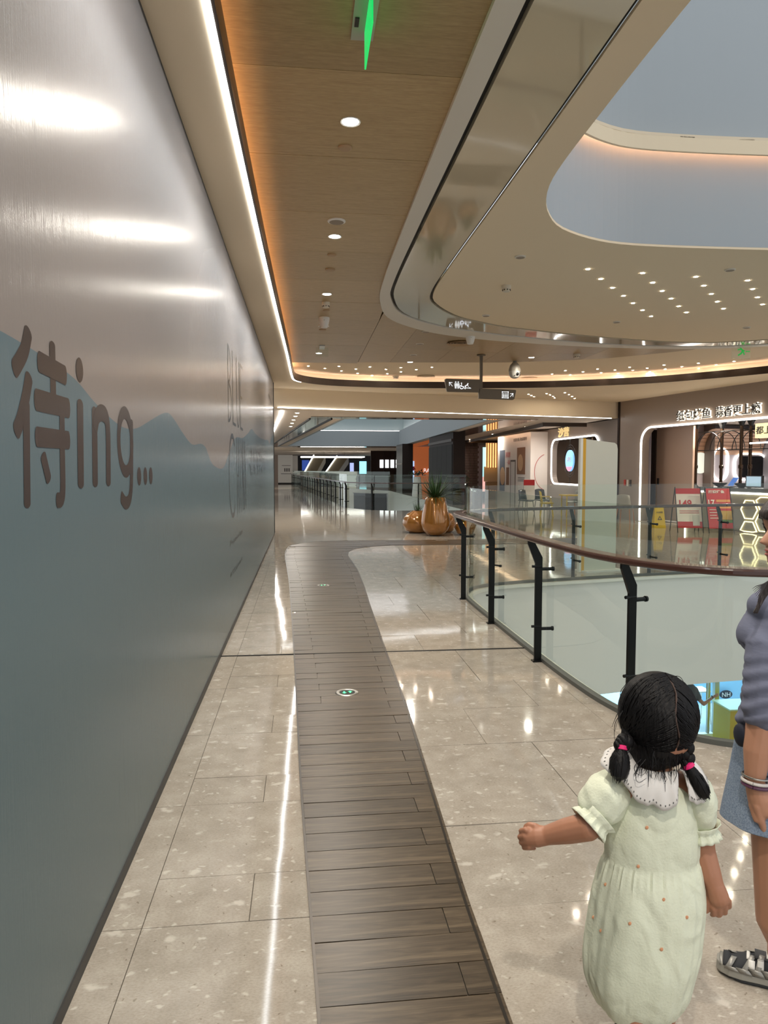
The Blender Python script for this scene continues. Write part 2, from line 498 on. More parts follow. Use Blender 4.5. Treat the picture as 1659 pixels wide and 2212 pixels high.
for i in range(len(ly)-1):
    a, b = ly[i]+G, ly[i+1]-G
    if i % 2 == 0: tile([(-0.71,a),(-0.57-G,a),(-0.57-G,ly[min(i+2,len(ly)-1)]-G),(-0.71,ly[min(i+2,len(ly)-1)]-G)])
    xl = [-0.57+G] + ([-0.20] if i % 2 == 0 else []) + [0.1]
    pa, pb = path_l(a)+0.04, path_l(b)+0.04
    for j in range(len(xl)-1):
        x0 = xl[j]; last = j == len(xl)-2
        if last: q = [(x0,a),(max(pa,x0+0.03),a),(max(pb,x0+0.03),b),(x0,b)]
        else: q = [(x0,a),(xl[j+1]-2*G,a),(xl[j+1]-2*G,b),(x0,b)]
        tile(q)
ry = rows(1.53, [0.92,0.60,0.92,0.61], TY); ry = [-1.21,-0.60,0.0,0.92]+[y for y in rows(1.53,[0.92,0.6,0.92,0.61],2.3)][:1]+[y for y in rows(2.45,[0.6,0.92,0.61],TY)]; ry[-1] = TY
for i in range(len(ry)-1):
    a, b = ry[i]+G, ry[i+1]-G
    pa, pb = min(path_r(a),1.0)-0.04, min(path_r(b),1.0)-0.04
    js = [1.57,1.88] if i % 3 == 2 else ([1.05,1.88] if i % 3 == 1 else [1.32,1.88])
    xs = [None]+js+[2.2 if a > 8.0 else 2.9]
    for j in range(len(xs)-1):
        x1 = xs[j+1]-G
        q = [((pa if j == 0 else xs[j]+G),a),(x1,a),(x1,b),((pb if j == 0 else xs[j]+G),b)]
        tile(q)
far_patch = [(2.2+G,8.0),(11.2,8.0),(11.2,TY),(2.2+G,TY)]
for k in range(10):
    x0, x1 = 2.2+0.9*k, 2.2+0.9*(k+1)
    for (y0, y1) in ((9.0,10.35),(10.35,11.7),(11.7,13.05),(13.05,14.4),(14.4,TY)):
        tile([(x0+G,y0+G),(x1-G,y0+G),(x1-G,y1-G),(x0+G,y1-G)], tilt=0.0012)
# ---- wood-look path, plank by plank
y = 1.45-0.145*16; k = 0
def plank(q):
    if area(q) < 0: q = q[::-1]
    n = len(q); a, b = random.gauss(0,0.003), random.gauss(0,0.004)
    cx = sum(p[0] for p in q)/n; cy = sum(p[1] for p in q)/n
    mb = MB(); z = 0.0035
    mb.add([(p[0]-cx,p[1]-cy,z+a*(p[0]-cx)+b*(p[1]-cy)) for p in q]+[(p[0]-cx,p[1]-cy,-0.004) for p in q], [tuple(range(n))]+[(i+n,(i+1)%n+n,(i+1)%n,i) for i in range(n)])
    o = mb.build('plank', M_PLANK, fl); o.location = (cx, cy, 0)
    return o
while y < 15.72:
    d = 0.145; g = 0.0018
    a, b = y+g, min(y+d, 15.74)-g
    la, lb, ra, rb = path_l(a), path_l(b), path_r(a), path_r(b)
    if y > 14.9:
        la, lb = path_l(a), path_l(b)
    if ra > 3 or rb > 3: 
        ra = rb = 6.3
        xs = [1.2+0.3*(k%3), 2.6+0.3*(k%3), 4.2]
        cuts = [x for x in xs if x > la+0.2]
    elif y < 4.6: cuts = [ra-0.105] if k % 2 == 0 else []
    else: cuts = [la+0.13+0.03*(k%2)] if k % 2 else [ra-0.12]
    left = [(la,a),(lb,b)]
    for c in cuts:
        plank([left[0],(c-g,a),(c-g,b),left[1]]); left = [(c+g,a),(c+g,b)]
    plank([left[0],(ra,a),(rb,b),left[1]])
    y += d; k += 1
def inlay(name, pts, wdt, h):
    a = [Vector((p[0],p[1])) for p in smoothline([(p[0],p[1],0) for p in pts], 5)]
    o = wallstrip(a, 0.0, h, wdt).build(name, M_DARKSTEEL); struct(o); return o
inlay('trim_1', PL, 0.010, 0.0055); inlay('trim_2', [(p[0]-0.01,p[1]) for p in PR], 0.010, 0.0055)
ej = MB().box((0.63,6.10,0.0015), (2.74,0.014,0.009), rz=-0.006).build('trim_3', M_BLACK); struct(ej, 'dark expansion joint across the stone floor')

# ---- long printed hoarding on the left
M_HOARD = mat('printed_satin_film', rough=0.22, spec=0.07)
def hoard_color(m, stops, lo, hi):
    n, l = nt(m); tc = n.new('ShaderNodeTexCoord'); sp = n.new('ShaderNodeSeparateXYZ'); l.new(tc.outputs['Object'], sp.inputs[0])
    mr = n.new('ShaderNodeMapRange'); mr.inputs[1].default_value = lo; mr.inputs[2].default_value = hi
    l.new(sp.outputs[2], mr.inputs[0]); setc(m, ramp(m, mr.outputs[0], stops))
    rib = tex(m, 'ShaderNodeTexNoise', 1.0, 'Object', (1,260,3), Detail=2); nz = tex(m, 'ShaderNodeTexNoise', 60, 'Object', Detail=2)
    bump(m, mixc(m, 0.25, rib.outputs[0], nz.outputs[0]), 0.20, 0.004)
hoard_color(M_HOARD, [(0.0, rgb(118,115,111)), (0.4, rgb(124,115,110)), (0.7, rgb(124,119,117)), (1, rgb(128,126,128))], 0.0, 3.7)
M_MOUNT = mat('printed_mountain_film', rough=0.22, spec=0.07)
hoard_color(M_MOUNT, [(0.0, rgb(98,109,109)), (0.55, rgb(91,105,108)), (1, rgb(88,103,110))], 0.0, 2.0)
WX = -0.71
wl = MB().box((WX-0.05,7.3,1.85), (0.1,20.6,3.62)).build('wall_left', M_HOARD)
struct(wl, 'long hoarding printed with a misty blue mountain scene')
def wallpoly(name, yz, m, off, parent=wl):
    tri = tessellate_polygon([[Vector((p[0],p[1],0)) for p in yz]]); n = len(yz)
    mb = MB(); mb.add([(WX+off,p[0],p[1]) for p in yz], [tuple(t) for t in tri])
    o = mb.build(name, m, parent)
    if o.data.polygons[0].normal.x < 0: o.data.flip_normals()
    return o
ridge = smoothline([(-3,1.7,0),(-1,1.86,0),(0.6,1.95,0),(1.3,1.94,0),(1.8,1.925,0),(2.08,1.908,0),(2.35,1.88,0),(2.55,1.829,0),(2.77,1.785,0),(2.97,1.762,0),(3.18,1.773,0),(3.43,1.819,0),(3.76,1.88,0),(3.93,1.893,0),(4.1,1.868,0),(4.39,1.805,0),(4.72,1.754,0),(5.11,1.772,0),(5.37,1.751,0),(5.61,1.665,0),(5.87,1.619,0),(6.5,1.606,0),(7.0,1.74,0),(7.68,1.92,0),(8.59,1.96,0),(9.4,2.05,0),(10.12,2.15,0),(10.8,2.12,0),(12.07,2.11,0),(13.7,2.14,0),(14.7,2.18,0),(15.4,2.12,0),(16.4,2.3,0),(17.55,2.42,0)], 4)
wallpoly('mountain_print', [(-3,0.05)]+[(17.58,0.05)]+[(p.x,p.y) for p in ridge[::-1]], M_MOUNT, 0.0008)
M_INK = mat('brown_grey_ink', rgb(60,52,50), 0.25, spec=0.13)
M_INK2 = mat('slate_ink', rgb(50,54,58), 0.25, spec=0.13)
def stroke(yz, w, m=M_INK, parent=wl, w1=None, off=0.0016):
    """a brush stroke with round ends on the hoarding"""
    pts = [Vector((p[0],p[1])) for p in yz]; w1 = w if w1 is None else w1
    Lf, Rt = [], []; n = len(pts)
    for i, p in enumerate(pts):
        t = (pts[min(i+1,n-1)]-pts[max(i-1,0)]).normalized(); nn = Vector((-t.y,t.x)); ww = w+(w1-w)*i/(n-1)
        Lf.append(p+nn*ww/2); Rt.append(p-nn*ww/2)
    t0 = (pts[1]-pts[0]).normalized(); t1 = (pts[-1]-pts[-2]).normalized()
    capa = []; capb = []
    for k in range(1, 8):
        a = PI*k/8; n0 = Vector((-t0.y,t0.x)); n1 = Vector((-t1.y,t1.x))
        capa.append(pts[0]-n0*math.cos(a)*w/2-t0*math.sin(a)*w/2*0.55)
        capb.append(pts[-1]+n1*math.cos(a)*w1/2+t1*math.sin(a)*w1/2*0.55)
    V = [(q.x,q.y) for q in Lf+Rt+capa+capb]; Fc = [(i,n+i,n+i+1,i+1) for i in range(n-1)]
    Fc.append(tuple([0]+[2*n+6-k for k in range(7)]+[n])); Fc.append(tuple([n-1]+[2*n+7+k for k in range(7)]+[2*n-1]))
    return ('q', V, Fc)
def strokes(name, lst, parent, m):
    mb = MB()
    for poly in lst:
        if poly[0] == 'q':
            mb.add([(WX+0.0016+0.00012*(len(mb.v)%5),p[0],p[1]) for p in poly[1]], poly[2]); continue
        tri = tessellate_polygon([[Vector((p[0],p[1],0)) for p in poly]])
        mb.add([(WX+0.0016+0.00012*(len(mb.v)%5),p[0],p[1]) for p in poly], [tuple(t) for t in tri])
    me = bpy.data.meshes.new(name); me.from_pydata(mb.v, [], mb.f); me.materials.append(m); me.update()
    bm = bmesh.new(); bm.from_mesh(me)
    for f in bm.faces:
        if f.normal.x < 0: f.normal_flip()
    bm.to_mesh(me); bm.free()
    return obj(name, me, parent)
def sm2(pts, k=5): return [(p.x,p.y) for p in smoothline([(a,b,0) for a,b in pts], k)]
W0 = 0.05
S = lambda pts, w=W0, w1=None: stroke(pts, w, w1=w1)
strokes('printed_character', [S(sm2([(1.972,1.952),(1.945,1.905),(1.90,1.865),(1.877,1.848)]),0.052), S(sm2([(1.967,1.835),(1.94,1.78),(1.90,1.72),(1.876,1.695)]),0.05),
    S([(1.944,1.765),(1.93,1.51)],0.044), S([(2.152,1.95),(2.148,1.80)],0.046), S([(2.045,1.889),(2.255,1.879)],0.058), S([(2.015,1.784),(2.278,1.783)],0.06),
    S([(2.012,1.685),(2.270,1.686)],0.055), S(sm2([(2.219,1.775),(2.212,1.65),(2.208,1.545),(2.195,1.512),(2.158,1.508)]),0.045), S([(2.055,1.632),(2.090,1.572)],0.042)], wl, M_INK)
ell = lambda cy, cz, ry, rz, n=28: [(cy+ry*math.cos(2*PI*k/n), cz+rz*math.sin(2*PI*k/n)) for k in range(n)]
strokes('printed_letter', [ell(2.399,1.915,0.037,0.039), S([(2.394,1.805),(2.381,1.553)],0.062)], wl, M_INK)
strokes('printed_letter', [S([(2.553,1.795),(2.541,1.553)],0.062), S(sm2([(2.556,1.745),(2.585,1.782),(2.645,1.797),(2.70,1.782),(2.716,1.735),(2.712,1.62),(2.707,1.552)],6),0.06)], wl, M_INK)
ring = [(2.975+0.106*math.cos(2*PI*k/40), 1.706+0.118*math.sin(2*PI*k/40)) for k in range(41)]
strokes('printed_letter', [S(ring,0.05), S(sm2([(3.082,1.79),(3.072,1.65),(3.055,1.53),(3.02,1.475),(2.955,1.462),(2.893,1.487)],6),0.052)], wl, M_INK)
for q in (3.203, 3.325, 3.441): strokes('printed_dot', [ell(q,1.566,0.038,0.04)], wl, M_INK)
# thin tall lettering further along, then small lines of print
def tall(y0, y1, z0, z1, shape):
    w = y1-y0; out = []
    for st in shape: out.append(stroke([(y0+a*w, z0+b*(z1-z0)) for a, b in st[0]], st[1]))
    return out
arc = lambda a0,a1,n=16,rx=0.5,ry=0.5,cx=0.5,cy=0.5: [(cx+rx*math.cos(a0+(a1-a0)*k/n), cy+ry*math.sin(a0+(a1-a0)*k/n)) for k in range(n+1)]
th = 0.055; hb_ = 0.02
strokes('printed_letter', tall(7.0,7.7,1.12,1.93,[(arc(0.9,2*PI-0.9,24),0.05)]), wl, M_INK2)
for i, shp in enumerate(([([(0,0),(0,1)],th),([(1,0),(1,1)],th),([(0,.5),(1,.5)],hb_)], [([(0.5,0),(0.5,1)],th)], [([(0,0),(0,1)],th),([(0,1),(1,0)],th),([(1,0),(1,1)],th)], [([(0,0),(0.5,1)],th),([(0.5,1),(1,0)],th),([(0.2,.32),(0.8,.32)],hb_)])):
    y0 = 7.84+0.32*i; strokes('printed_letter', tall(y0,y0+0.2,1.12,1.92,shp), wl, M_INK2)
for i, shp in enumerate(([([(0,0),(0,1)],th),(arc(-PI/2,PI/2,10,1,.26,0,.26),0.03),(arc(-PI/2,PI/2,10,.8,.24,0,.76),0.03)], [([(0,1),(0,0)],th),([(0,0),(1,0)],0.03)], [([(0,1),(0,.25)],th),(arc(PI,2*PI,10,.5,.25,.5,.25),0.03),([(1,.25),(1,1)],th)], [([(0,0),(0,1)],th),([(0,0),(1,0)],0.03),([(0,.5),(.8,.5)],0.03),([(0,1),(1,1)],0.03)])):
    y0 = 7.02+0.44*i; strokes('printed_letter', tall(y0,y0+0.3,2.06,2.78,shp), wl, M_INK2)
rr = random.Random(3)
for (y0, y1, z0, z1, nr, nc) in ((9.7,13.6,1.5,1.9,2,6),(7.0,8.45,0.84,0.91,1,9),(7.0,8.4,0.53,0.60,1,7),(15.1,17.0,3.05,3.2,1,4)):
    for r in range(nr):
        for c in range(nc):
            cw = (y1-y0)/nc; ch = (z1-z0)/nr; a = y0+c*cw; b = z0+r*ch; lst = []
            for q in range(5):
                u, v = rr.uniform(.05,.75), rr.uniform(.05,.9)
                if q % 2: lst.append(stroke([(a+u*cw*.8, b+v*ch*.5),(a+u*cw*.8, b+(v*.5+.35)*ch)], cw*0.1))
                else: lst.append(stroke([(a+.05*cw, b+v*ch*.85),(a+.75*cw, b+v*ch*.85)], ch*0.09))
            strokes('small_print', lst, wl, M_INK2)
bb = MB().box((WX-0.042,7.3,0.022), (0.096,20.6,0.044)).build('baseboard_left', mat('dark_base_strip', rgb(44,44,42), 0.5)); struct(bb)
tt = MB().box((WX-0.03,7.3,3.68), (0.05,20.6,0.04)).build('trim_4', M_BLACK); struct(tt, 'black shadow gap above the hoarding')
et = MB().box((WX-0.05,17.62,1.85), (0.125,0.03,3.66)).build('trim_5', mat('dark_edge_trim', rgb(48,44,42), 0.4)); struct(et, 'dark end trim of the hoarding')
hr = MB().box((WX-0.9,17.66,1.85),(1.7,0.06,3.7)).build('wall_return', M_GREYWALL); struct(hr)

# ---- ceiling
SI = [(-0.40,-3),(-0.40,3.4),(-0.375,6.3),(-0.33,9.4),(-0.26,13.5),(-0.21,16.9),(-0.14,17.35),(0.07,17.75),(0.45,18.1),(1.0,18.36),(1.9,18.53),(2.96,18.58),(4.7,18.4),(6.5,17.98),(8.5,16.9),(9.6,15.7),(10.3,14.7),(11.2,12.9),(12.2,10.5)]
SIs = [(p.x,p.y) for p in smoothline([(a,b,0) for a,b in SI], 5)]
def near_bulk(x): return 19.0+ (x+0.77)*(21.9-19.0)/10.8
so = SIs + [(13,10.5),(12.35,10.5),(11.06+0.15,16.07),(10.1,21.9),(-0.77,19.05),(-0.82,19.05),(-0.82,-3)]
ce = MB().prism(so, 3.70, 3.80).build('ceiling', M_CREAM); struct(ce, 'cream soffit running along the hoarding and curving round the hall')
bd = wallstrip(SIs, 3.695, 3.862, -0.018).build('trim_6', M_BROWN); struct(bd, 'dark bronze band edging the soffit')
led_pts = [p for p in SIs if p[1] < 17.6 and p[0] < 0.0]
ld = wallstrip(led_pts, 3.692, 3.699, 0.034).build('led_strip', M_LED)
tag(ld, 'long white LED strip along the soffit edge above the hoarding', 'strip light')
def covelight(name, pts, z, w, m, label, off):
    p = offset2(pts, off); o = wallstrip(p, z, z+0.008, w).build(name, m); tag(o, label, 'cove light'); return o
covelight('cove_light', [p for p in SIs if p[1] < 17.2 and p[0] < 0.0], 3.806, 0.05, M_COVE, 'warm hidden cove light behind the bronze band beside the wood ceiling', 0.14)
covelight('cove_light', [p for p in SIs if p[0] > -0.1], 3.806, 0.04, M_COVEPINK, 'pinkish hidden cove light sweeping round behind the curved bronze band', 0.10)
cb = wallstrip(offset2(SIs,0.24), 3.80, 4.005, 0.02).build('wall_cove', M_CREAM); struct(cb, 'cream back of the curved light cove')
RO = [(0.95,-3),(0.95,3.6),(0.955,5.3),(0.965,6.95),(0.99,8.8),(1.06,9.86),(1.34,11.03),(2.06,11.94),(2.79,12.4),(3.73,12.75),(5.64,13.12),(7.46,13.1),(8.6,12.7),(10.2,11.6)]
S1 = [(1.10,-3),(1.10,3.6),(1.105,5.0),(1.105,6.93),(1.125,8.99),(1.19,9.71),(1.48,10.68),(2.2,11.5),(2.8,11.85),(3.56,12.2),(5.55,12.8),(7.41,12.88),(8.5,12.5),(10.0,11.4)]
S2 = [(1.64,-3),(1.64,3.5),(1.648,4.6),(1.65,6.27),(1.65,8.31),(1.68,9.4),(1.80,9.95),(2.28,10.76),(2.8,11.2),(3.37,11.55),(5.24,12.21),(7.2,12.55),(8.3,12.1),(9.8,11.0)]
OP = [(1.92,-3),(1.92,3.5),(1.945,4.72),(1.985,5.57),(2.06,5.98),(2.22,6.4),(2.5,6.8),(3.05,7.13),(3.6,7.22),(4.9,7.2),(6.5,7.1),(9.6,6.9)]
sm = lambda L, k=6: [(p.x,p.y) for p in smoothline([(a,b,0) for a,b in L], k)]
ROs, S1s, S2s, OPs = sm(RO), sm(S1), sm(S2), sm(OP)
ZC = 3.92
ring1 = strip_between(ROs, S1s, ZC-0.03, ZC+0.03, 120).build('ceiling', M_RIM, smooth=False); struct(ring1, 'white rim round the atrium ceiling')
sl1 = strip_between(offset2(S1s,-0.001), offset2(S1s,-0.045), ZC+0.02, ZC+0.10, 120).build('trim_7', M_BLACK); struct(sl1, 'black shadow slot in the ceiling')
ring2 = strip_between(offset2(S1s,-0.045), offset2(S2s,0.0), ZC-0.02, ZC+0.03, 120).build('ceiling', M_BAND); struct(ring2, 'glossy beige band in the ceiling')
sl2 = strip_between(S2s, offset2(S2s,-0.04), ZC+0.02, ZC+0.10, 120).build('trim_8', M_BLACK); struct(sl2, 'second black slot in the ceiling')
inner = strip_between(offset2(S2s,-0.04), OPs, ZC-0.01, ZC+0.012, 120).build('ceiling', M_CREAM2); struct(inner, 'cream ceiling round the atrium opening')
# wood panels
FE = [(-0.8,15.95),(2.49,15.62),(4.5,15.39),(6.3,14.66),(7.3,13.7),(7.82,13.1)]
wc = MB().box((0.1,6.4,ZC+0.05),(1.6,19.0,0.02)).build('ceiling', mat('dark_ceiling_void', rgb(40,34,28), 0.8)); struct(wc, 'wood veneer ceiling over the walkway')
def cpanel(q):
    if area(q) < 0: q = q[::-1]
    cx = sum(p[0] for p in q)/len(q); cy = sum(p[1] for p in q)/len(q)
    mb = MB().prism([(p[0]-cx,p[1]-cy) for p in q], 0, 0.02); o = mb.build('wood_panel', M_CWOOD, wc); o.location = (cx,cy,ZC+random.uniform(-.0006,.0006)); return o
ys = [4.31+1.165*k for k in range(-6, 11)]
ys = [y for y in ys if y > -3]; 
for i in range(len(ys)-1):
    a, b = ys[i]+0.003, ys[i+1]-0.003
    fe = 15.9
    if a > fe: break
    b = min(b, fe)
    ra, rb = min(interp(ROs,a)+0.06,1.2), min(interp(ROs,b)+0.06,1.2)
    cpanel([(-0.68,a),(ra,a),(rb,b),(-0.68,b)])
def rim_y(x):
    return interp([(p[0],p[1]) for p in ROs], x, 0, 1)
def far_y(x): return interp(FE, x, 0, 1)
xs = [1.206,1.9,2.9,3.9,4.9,5.9,6.9,7.6]
for i in range(len(xs)-1):
    a, b = xs[i]+0.002, xs[i+1]-0.002
    lo = [(a+(b-a)*t/4, rim_y(a+(b-a)*t/4)-(0.06 if a > 2 else 0.10+0.3*(1-t/4.0))) for t in range(5)]
    hi = [(a+(b-a)*t/2, far_y(a+(b-a)*t/2)) for t in range(3)]
    mid = [(p[0],(rim_y(p[0])+far_y(p[0]))/2) for p in lo]
    midr = [(p[0],p[1]+0.004) for p in mid]
    if far_y(b)-rim_y(b) > 1.4:
        cpanel(lo+mid[::-1]); cpanel(midr+hi[::-1])
    else: cpanel(lo+hi[::-1])
# recess ceiling behind the wood
rc = MB().prism([(-0.8,9.0),(12.6,9.0),(12.6,16.0),(10.3,22.0),(-0.8,19.2)], 4.0, 4.05).build('ceiling', M_CREAM); struct(rc, 'cream recessed ceiling dotted with small lamps')
# atrium well above the opening
def well(name, pts, z0, z1, z2, z3, set_back, label):
    a = wallstrip(pts, z0, z1, 0.08).build('wall_'+name, M_WELL); struct(a, label)
    p2 = offset2(pts, set_back)
    lip = wallstrip(offset2(pts,-0.13), z1-0.03, z1+0.12, 0.03).build('trim_'+name+'_lip', M_CREAM2); struct(lip)
    lidd = strip_between(offset2(pts,0.10), offset2(pts,-0.13), z1+0.11, z1+0.14, 100).build('trim_'+name+'_lid', M_CREAM); struct(lidd)
    up_ = wallstrip(offset2(pts,0.0), z1+0.0, z3, 0.08).build('wall_'+name+'_upper', M_WELL); struct(up_)
    return a
OPf = [(p[0],p[1]) for p in OPs]
well('atrium', [p for p in OPf if p[1] > -2.9], ZC+0.013, 4.86, 4.94, 7.2, 0.5, 'pale blue wall of the atrium opening')
cw = wallstrip(offset2(OPf,-0.075), 4.945, 4.955, 0.03).build('cove_light', mat('peach_cove_led', rgb(255,225,205), 0.5, emit=(1,0.64,0.47,1), estr=9)); tag(cw, 'peach cove light hidden in the atrium wall ledge', 'cove light')
# upper floor balustrade just showing
ub = thing('upper_balustrade', 'dark glass balustrade of the floor above at the top of the atrium', 'balustrade', (0,0,7.2))
up_line = resample([p for p in offset2(OPf,0.06) if p[0] > 2.6], 8)
for i in range(7):
    a, b = up_line[i], up_line[i+1]; d = (b-a).normalized()*0.02
    wallstrip([a+d,b-d], 0.0, 1.1, 0.012).build('glass_pane', mat('dark_upper_glass', rgb(60,78,84), 0.1), ub)
# bulkhead to the far hall
bh = MB(); BA, BB = Vector((-0.8,19.02)), Vector((10.06,21.92))
o = wallstrip([BA,BB], 3.20, 3.78, 0.5).build('wall_bulkhead', M_CREAM); struct(o, 'cream bulkhead where the far hall begins')
ldb = wallstrip([BA+Vector((0.15,0.02)),BB-Vector((0.3,0.05))], 3.19, 3.199, 0.03).build('led_strip', M_LED); tag(ldb, 'white LED strip along the bottom of the cream bulkhead', 'strip light')
# ================================================================== ATRIUM EDGE, LOWER FLOOR
CCWV = [Vector(p) for p in CCW]
vs_ = sm([(p[0],p[1]) for p in CCW]+[CCW[0]], 5) if False else None
# smooth outline: start at the right end of the near edge, go left round the end and back along the far edge
VN = [(9.4,3.70),(6.0,3.70),(2.8,3.71),(2.5,3.77),(2.30,3.90),(2.16,4.12),(2.07,4.4),(2.02,4.75),(1.99,5.5),(1.985,7.0),(1.995,8.3),(2.04,8.75),(2.17,9.10),(2.4,9.36),(2.75,9.55),(3.2,9.68),(4.36,9.95),(5.7,10.22),(7.3,10.42),(9.4,10.55)]
VL = sm(VN, 6)          # walking side lies to the left of this line
fa = wallstrip([(p[0],p[1]) for p in VL], -1.74, -0.012, 0.16).build('wall_fascia', M_FASCIA, smooth=True); struct(fa, 'white fascia round the atrium edge')
ch = wallstrip(offset2(VL,-0.012), -0.02, 0.030, 0.05).build('trim_9', M_CHANNEL); struct(ch, 'grey channel holding the balustrade glass')
lg = wallstrip(offset2(VL,-0.075), -0.05, -0.008, 0.075).build('trim_10', mat('pale_ledge', rgb(214,214,200), 0.4)); struct(lg)

def seglen(line):
    L = [0.0]
    for i in range(1,len(line)): L.append(L[-1]+(Vector(line[i])-Vector(line[i-1])).length)
    return L
def sub_line(line, a, b):
    L = seglen(line); out = []
    def pt(t):
        for i in range(len(L)-1):
            if L[i] <= t <= L[i+1]+1e-9:
                return Vector(line[i]).lerp(Vector(line[i+1]), (t-L[i])/max(L[i+1]-L[i],1e-9))
        return Vector(line[-1])
    out.append(pt(a))
    for i, l in enumerate(L):
        if a < l < b: out.append(Vector(line[i]))
    out.append(pt(b)); return out
def arclen_at(line, p):
    L = seglen(line); best = (1e9,0)
    for i in range(len(line)-1):
        a, b = Vector(line[i]), Vector(line[i+1]); d = b-a
        t = max(0,min(1,(Vector(p)-a).dot(d)/max(d.length_squared,1e-12))); q = a+d*t
        dist = (q-Vector(p)).length
        if dist < best[0]: best = (dist, L[i]+(L[i+1]-L[i])*t)
    return best[1]
def post_parts(root, p, nrm, h, hr_off=0.06):
    """flat bar post with its top cranked towards the walker and two glass clamps"""
    n = Vector((nrm[0],nrm[1],0)).normalized(); t = Vector((-n.y,n.x,0)); c = Vector((p[0],p[1],0))+n*0.065
    prof = [(-0.030,0.012),(0.030,0.012),(0.030,h-0.20),(0.095,h-0.04),(0.095,h),(0.050,h),(-0.030,h-0.15)]
    mb = MB(); th = 0.009
    vs = [c+n*a+t*th+Vector((0,0,z)) for a, z in prof]+[c+n*a-t*th+Vector((0,0,z)) for a, z in prof]; k = len(prof)
    mb.add(vs, [tuple(range(k)), tuple(range(2*k-1,k-1,-1))]+[(i,(i+1)%k,(i+1)%k+k,i+k) for i in range(k)])
    po = mb.build('post', M_BLKMETAL, root)
    MB().box(c+Vector((0,0,0.006)), (0.09,0.06,0.012), math.atan2(n.y,n.x)).build('foot_plate', M_BLKMETAL, po)
    for z in (0.27, 0.77):
        b = MB(); b.cyl(c-n*0.03-t*0.02+Vector((0,0,z)), c-n*0.13-t*0.02+Vector((0,0,z)), 0.014, 10); b.cyl(c-n*0.125-t*0.02+Vector((0,0,z)), c-n*0.14-t*0.02+Vector((0,0,z)), 0.019, 10)
        b.cyl(c+n*0.055+t*0.0+Vector((0,0,z+0.025)), c-n*0.03+Vector((0,0,z+0.025)), 0.011, 8)
        b.build('glass_clamp', M_BLKMETAL, po)
    return po
def balustrade(line, posts, cuts, label, top=1.37, hr=(0.085,0.125), hz=1.05, rail_mat=M_HANDRAIL, name='glass_balustrade'):
    root = thing(name, label, 'balustrade', (line[0][0],line[0][1],0))
    root.location = (0,0,0)
    ol = offset2(line, hr[0])
    hrr = wallstrip(offset2(line, hr[0]-hr[1]/2+0.03), hz-0.042, hz, hr[1]).build('handrail', rail_mat, root, bevel=0.012)
    L = seglen(line); cc = [0.0]+[arclen_at(line,c) for c in cuts]+[L[-1]]; cc = sorted(cc)
    for i in range(len(cc)-1):
        if cc[i+1]-cc[i] < 0.05: continue
        s = sub_line(line, cc[i]+0.006, cc[i+1]-0.006)
        wallstrip(s, 0.0, top, 0.013).build('glass_pane', M_GLASS, root, smooth=True)
    for p in posts:
        t = arclen_at(line, p); q = sub_line(line, max(t-0.02,0), min(t+0.02,L[-1])); d = (q[-1]-q[0]).normalized()
        q0 = sub_line(line, t, min(t+0.001,L[-1]))[0]
        post_parts(root, (q0.x,q0.y), (-d.y,d.x), hz-0.03)
    return root
near_posts = [(5.6,3.7),(4.2,3.7),(2.95,3.70),(2.10,4.25),(1.985,5.66),(1.985,7.12),(1.99,8.5)]
far_posts = [(2.62,9.5),(3.9,9.84),(5.2,10.12),(6.45,10.3),(7.8,10.45)]
cuts = [(5.6,3.7),(4.2,3.7),(2.95,3.70),(2.09,4.32),(1.985,5.72),(1.985,7.18),(1.99,8.56),(2.5,9.4),(2.95,9.6),(3.95,9.86),(5.25,10.13),(6.5,10.31),(7.85,10.46)]
balustrade(VL, near_posts+far_posts, cuts, 'clear glass balustrade with brown handrail curving round the near atrium opening')

# ---- lower floor seen through the glass
M_BLUELIT = mat('blue_lit_wall', rgb(150,205,240), 0.5)
lf = MB().box((7.5,9.0,-4.35), (14,24,0.1)).build('floor', mat('lower_floor_stone', rgb(176,182,182), 0.15)); struct(lf, 'pale floor of the level below')
lc = MB().prism([(2.5,10.8),(12.5,11.2),(12.5,22),(2.5,22)], -1.9, -1.75).build('ceiling', M_WHITE); struct(lc, 'ceiling of the shop below')
lb = MB().box((8.0,20.2,-3.0),(12,0.1,2.6)).build('wall_lower_back', M_BLUELIT); struct(lb, 'blue lit back wall of the shop below')
lw = MB().box((3.2,16.0,-3.0),(0.1,8.5,2.6)).build('wall_lower_side', M_WHITE); struct(lw)
P0 = aty(1545,1540,14.5)
sf = thing('shop_front_frame', 'pale metal shop front frame with door handle on the level below', 'shop front', (P0.x,14.5,-4.3))
MB().box((0,0,1.2),(0.10,0.10,2.4)).build('mullion', M_STEEL, sf); MB().box((-0.17,0,1.2),(0.05,0.06,2.4)).build('door_stile', M_STEEL, sf)
MB().cyl((-0.26,-0.08,0.75),(-0.26,-0.08,1.55),0.016,10).build('door_handle', M_STEEL, sf)
MB().box((0,0,0.04),(6.0,0.12,0.08)).build('sill', M_WHITE, sf); MB().box((0,0,2.37),(6.0,0.12,0.08)).build('head_rail', M_WHITE, sf)
lamp_ = MB().box((P0.x+0.4,17.3,-1.915),(4.0,3.0,0.02)).build('ceiling_light_panel', mat('blue_light_panel', rgb(200,230,255), 0.5, emit=(0.5,0.82,1,1), estr=13)); tag(lamp_, 'cool blue light panel in the ceiling of the shop below', 'ceiling light')
q = aty(1575,1595,14.0)
kb = thing('yellow_counter', 'mustard yellow counter with pale green top on the level below', 'counter', (q.x,13.7,-4.3))
MB().box((0.1,0,0.48),(0.95,0.6,0.96)).build('body', mat('mustard_yellow', rgb(196,168,34), 0.5), kb); MB().box((0.1,0,0.975),(1.0,0.65,0.03)).build('top', mat('pale_green_top', rgb(196,214,160), 0.4), kb)
q = aty(1568,1500,16.5)
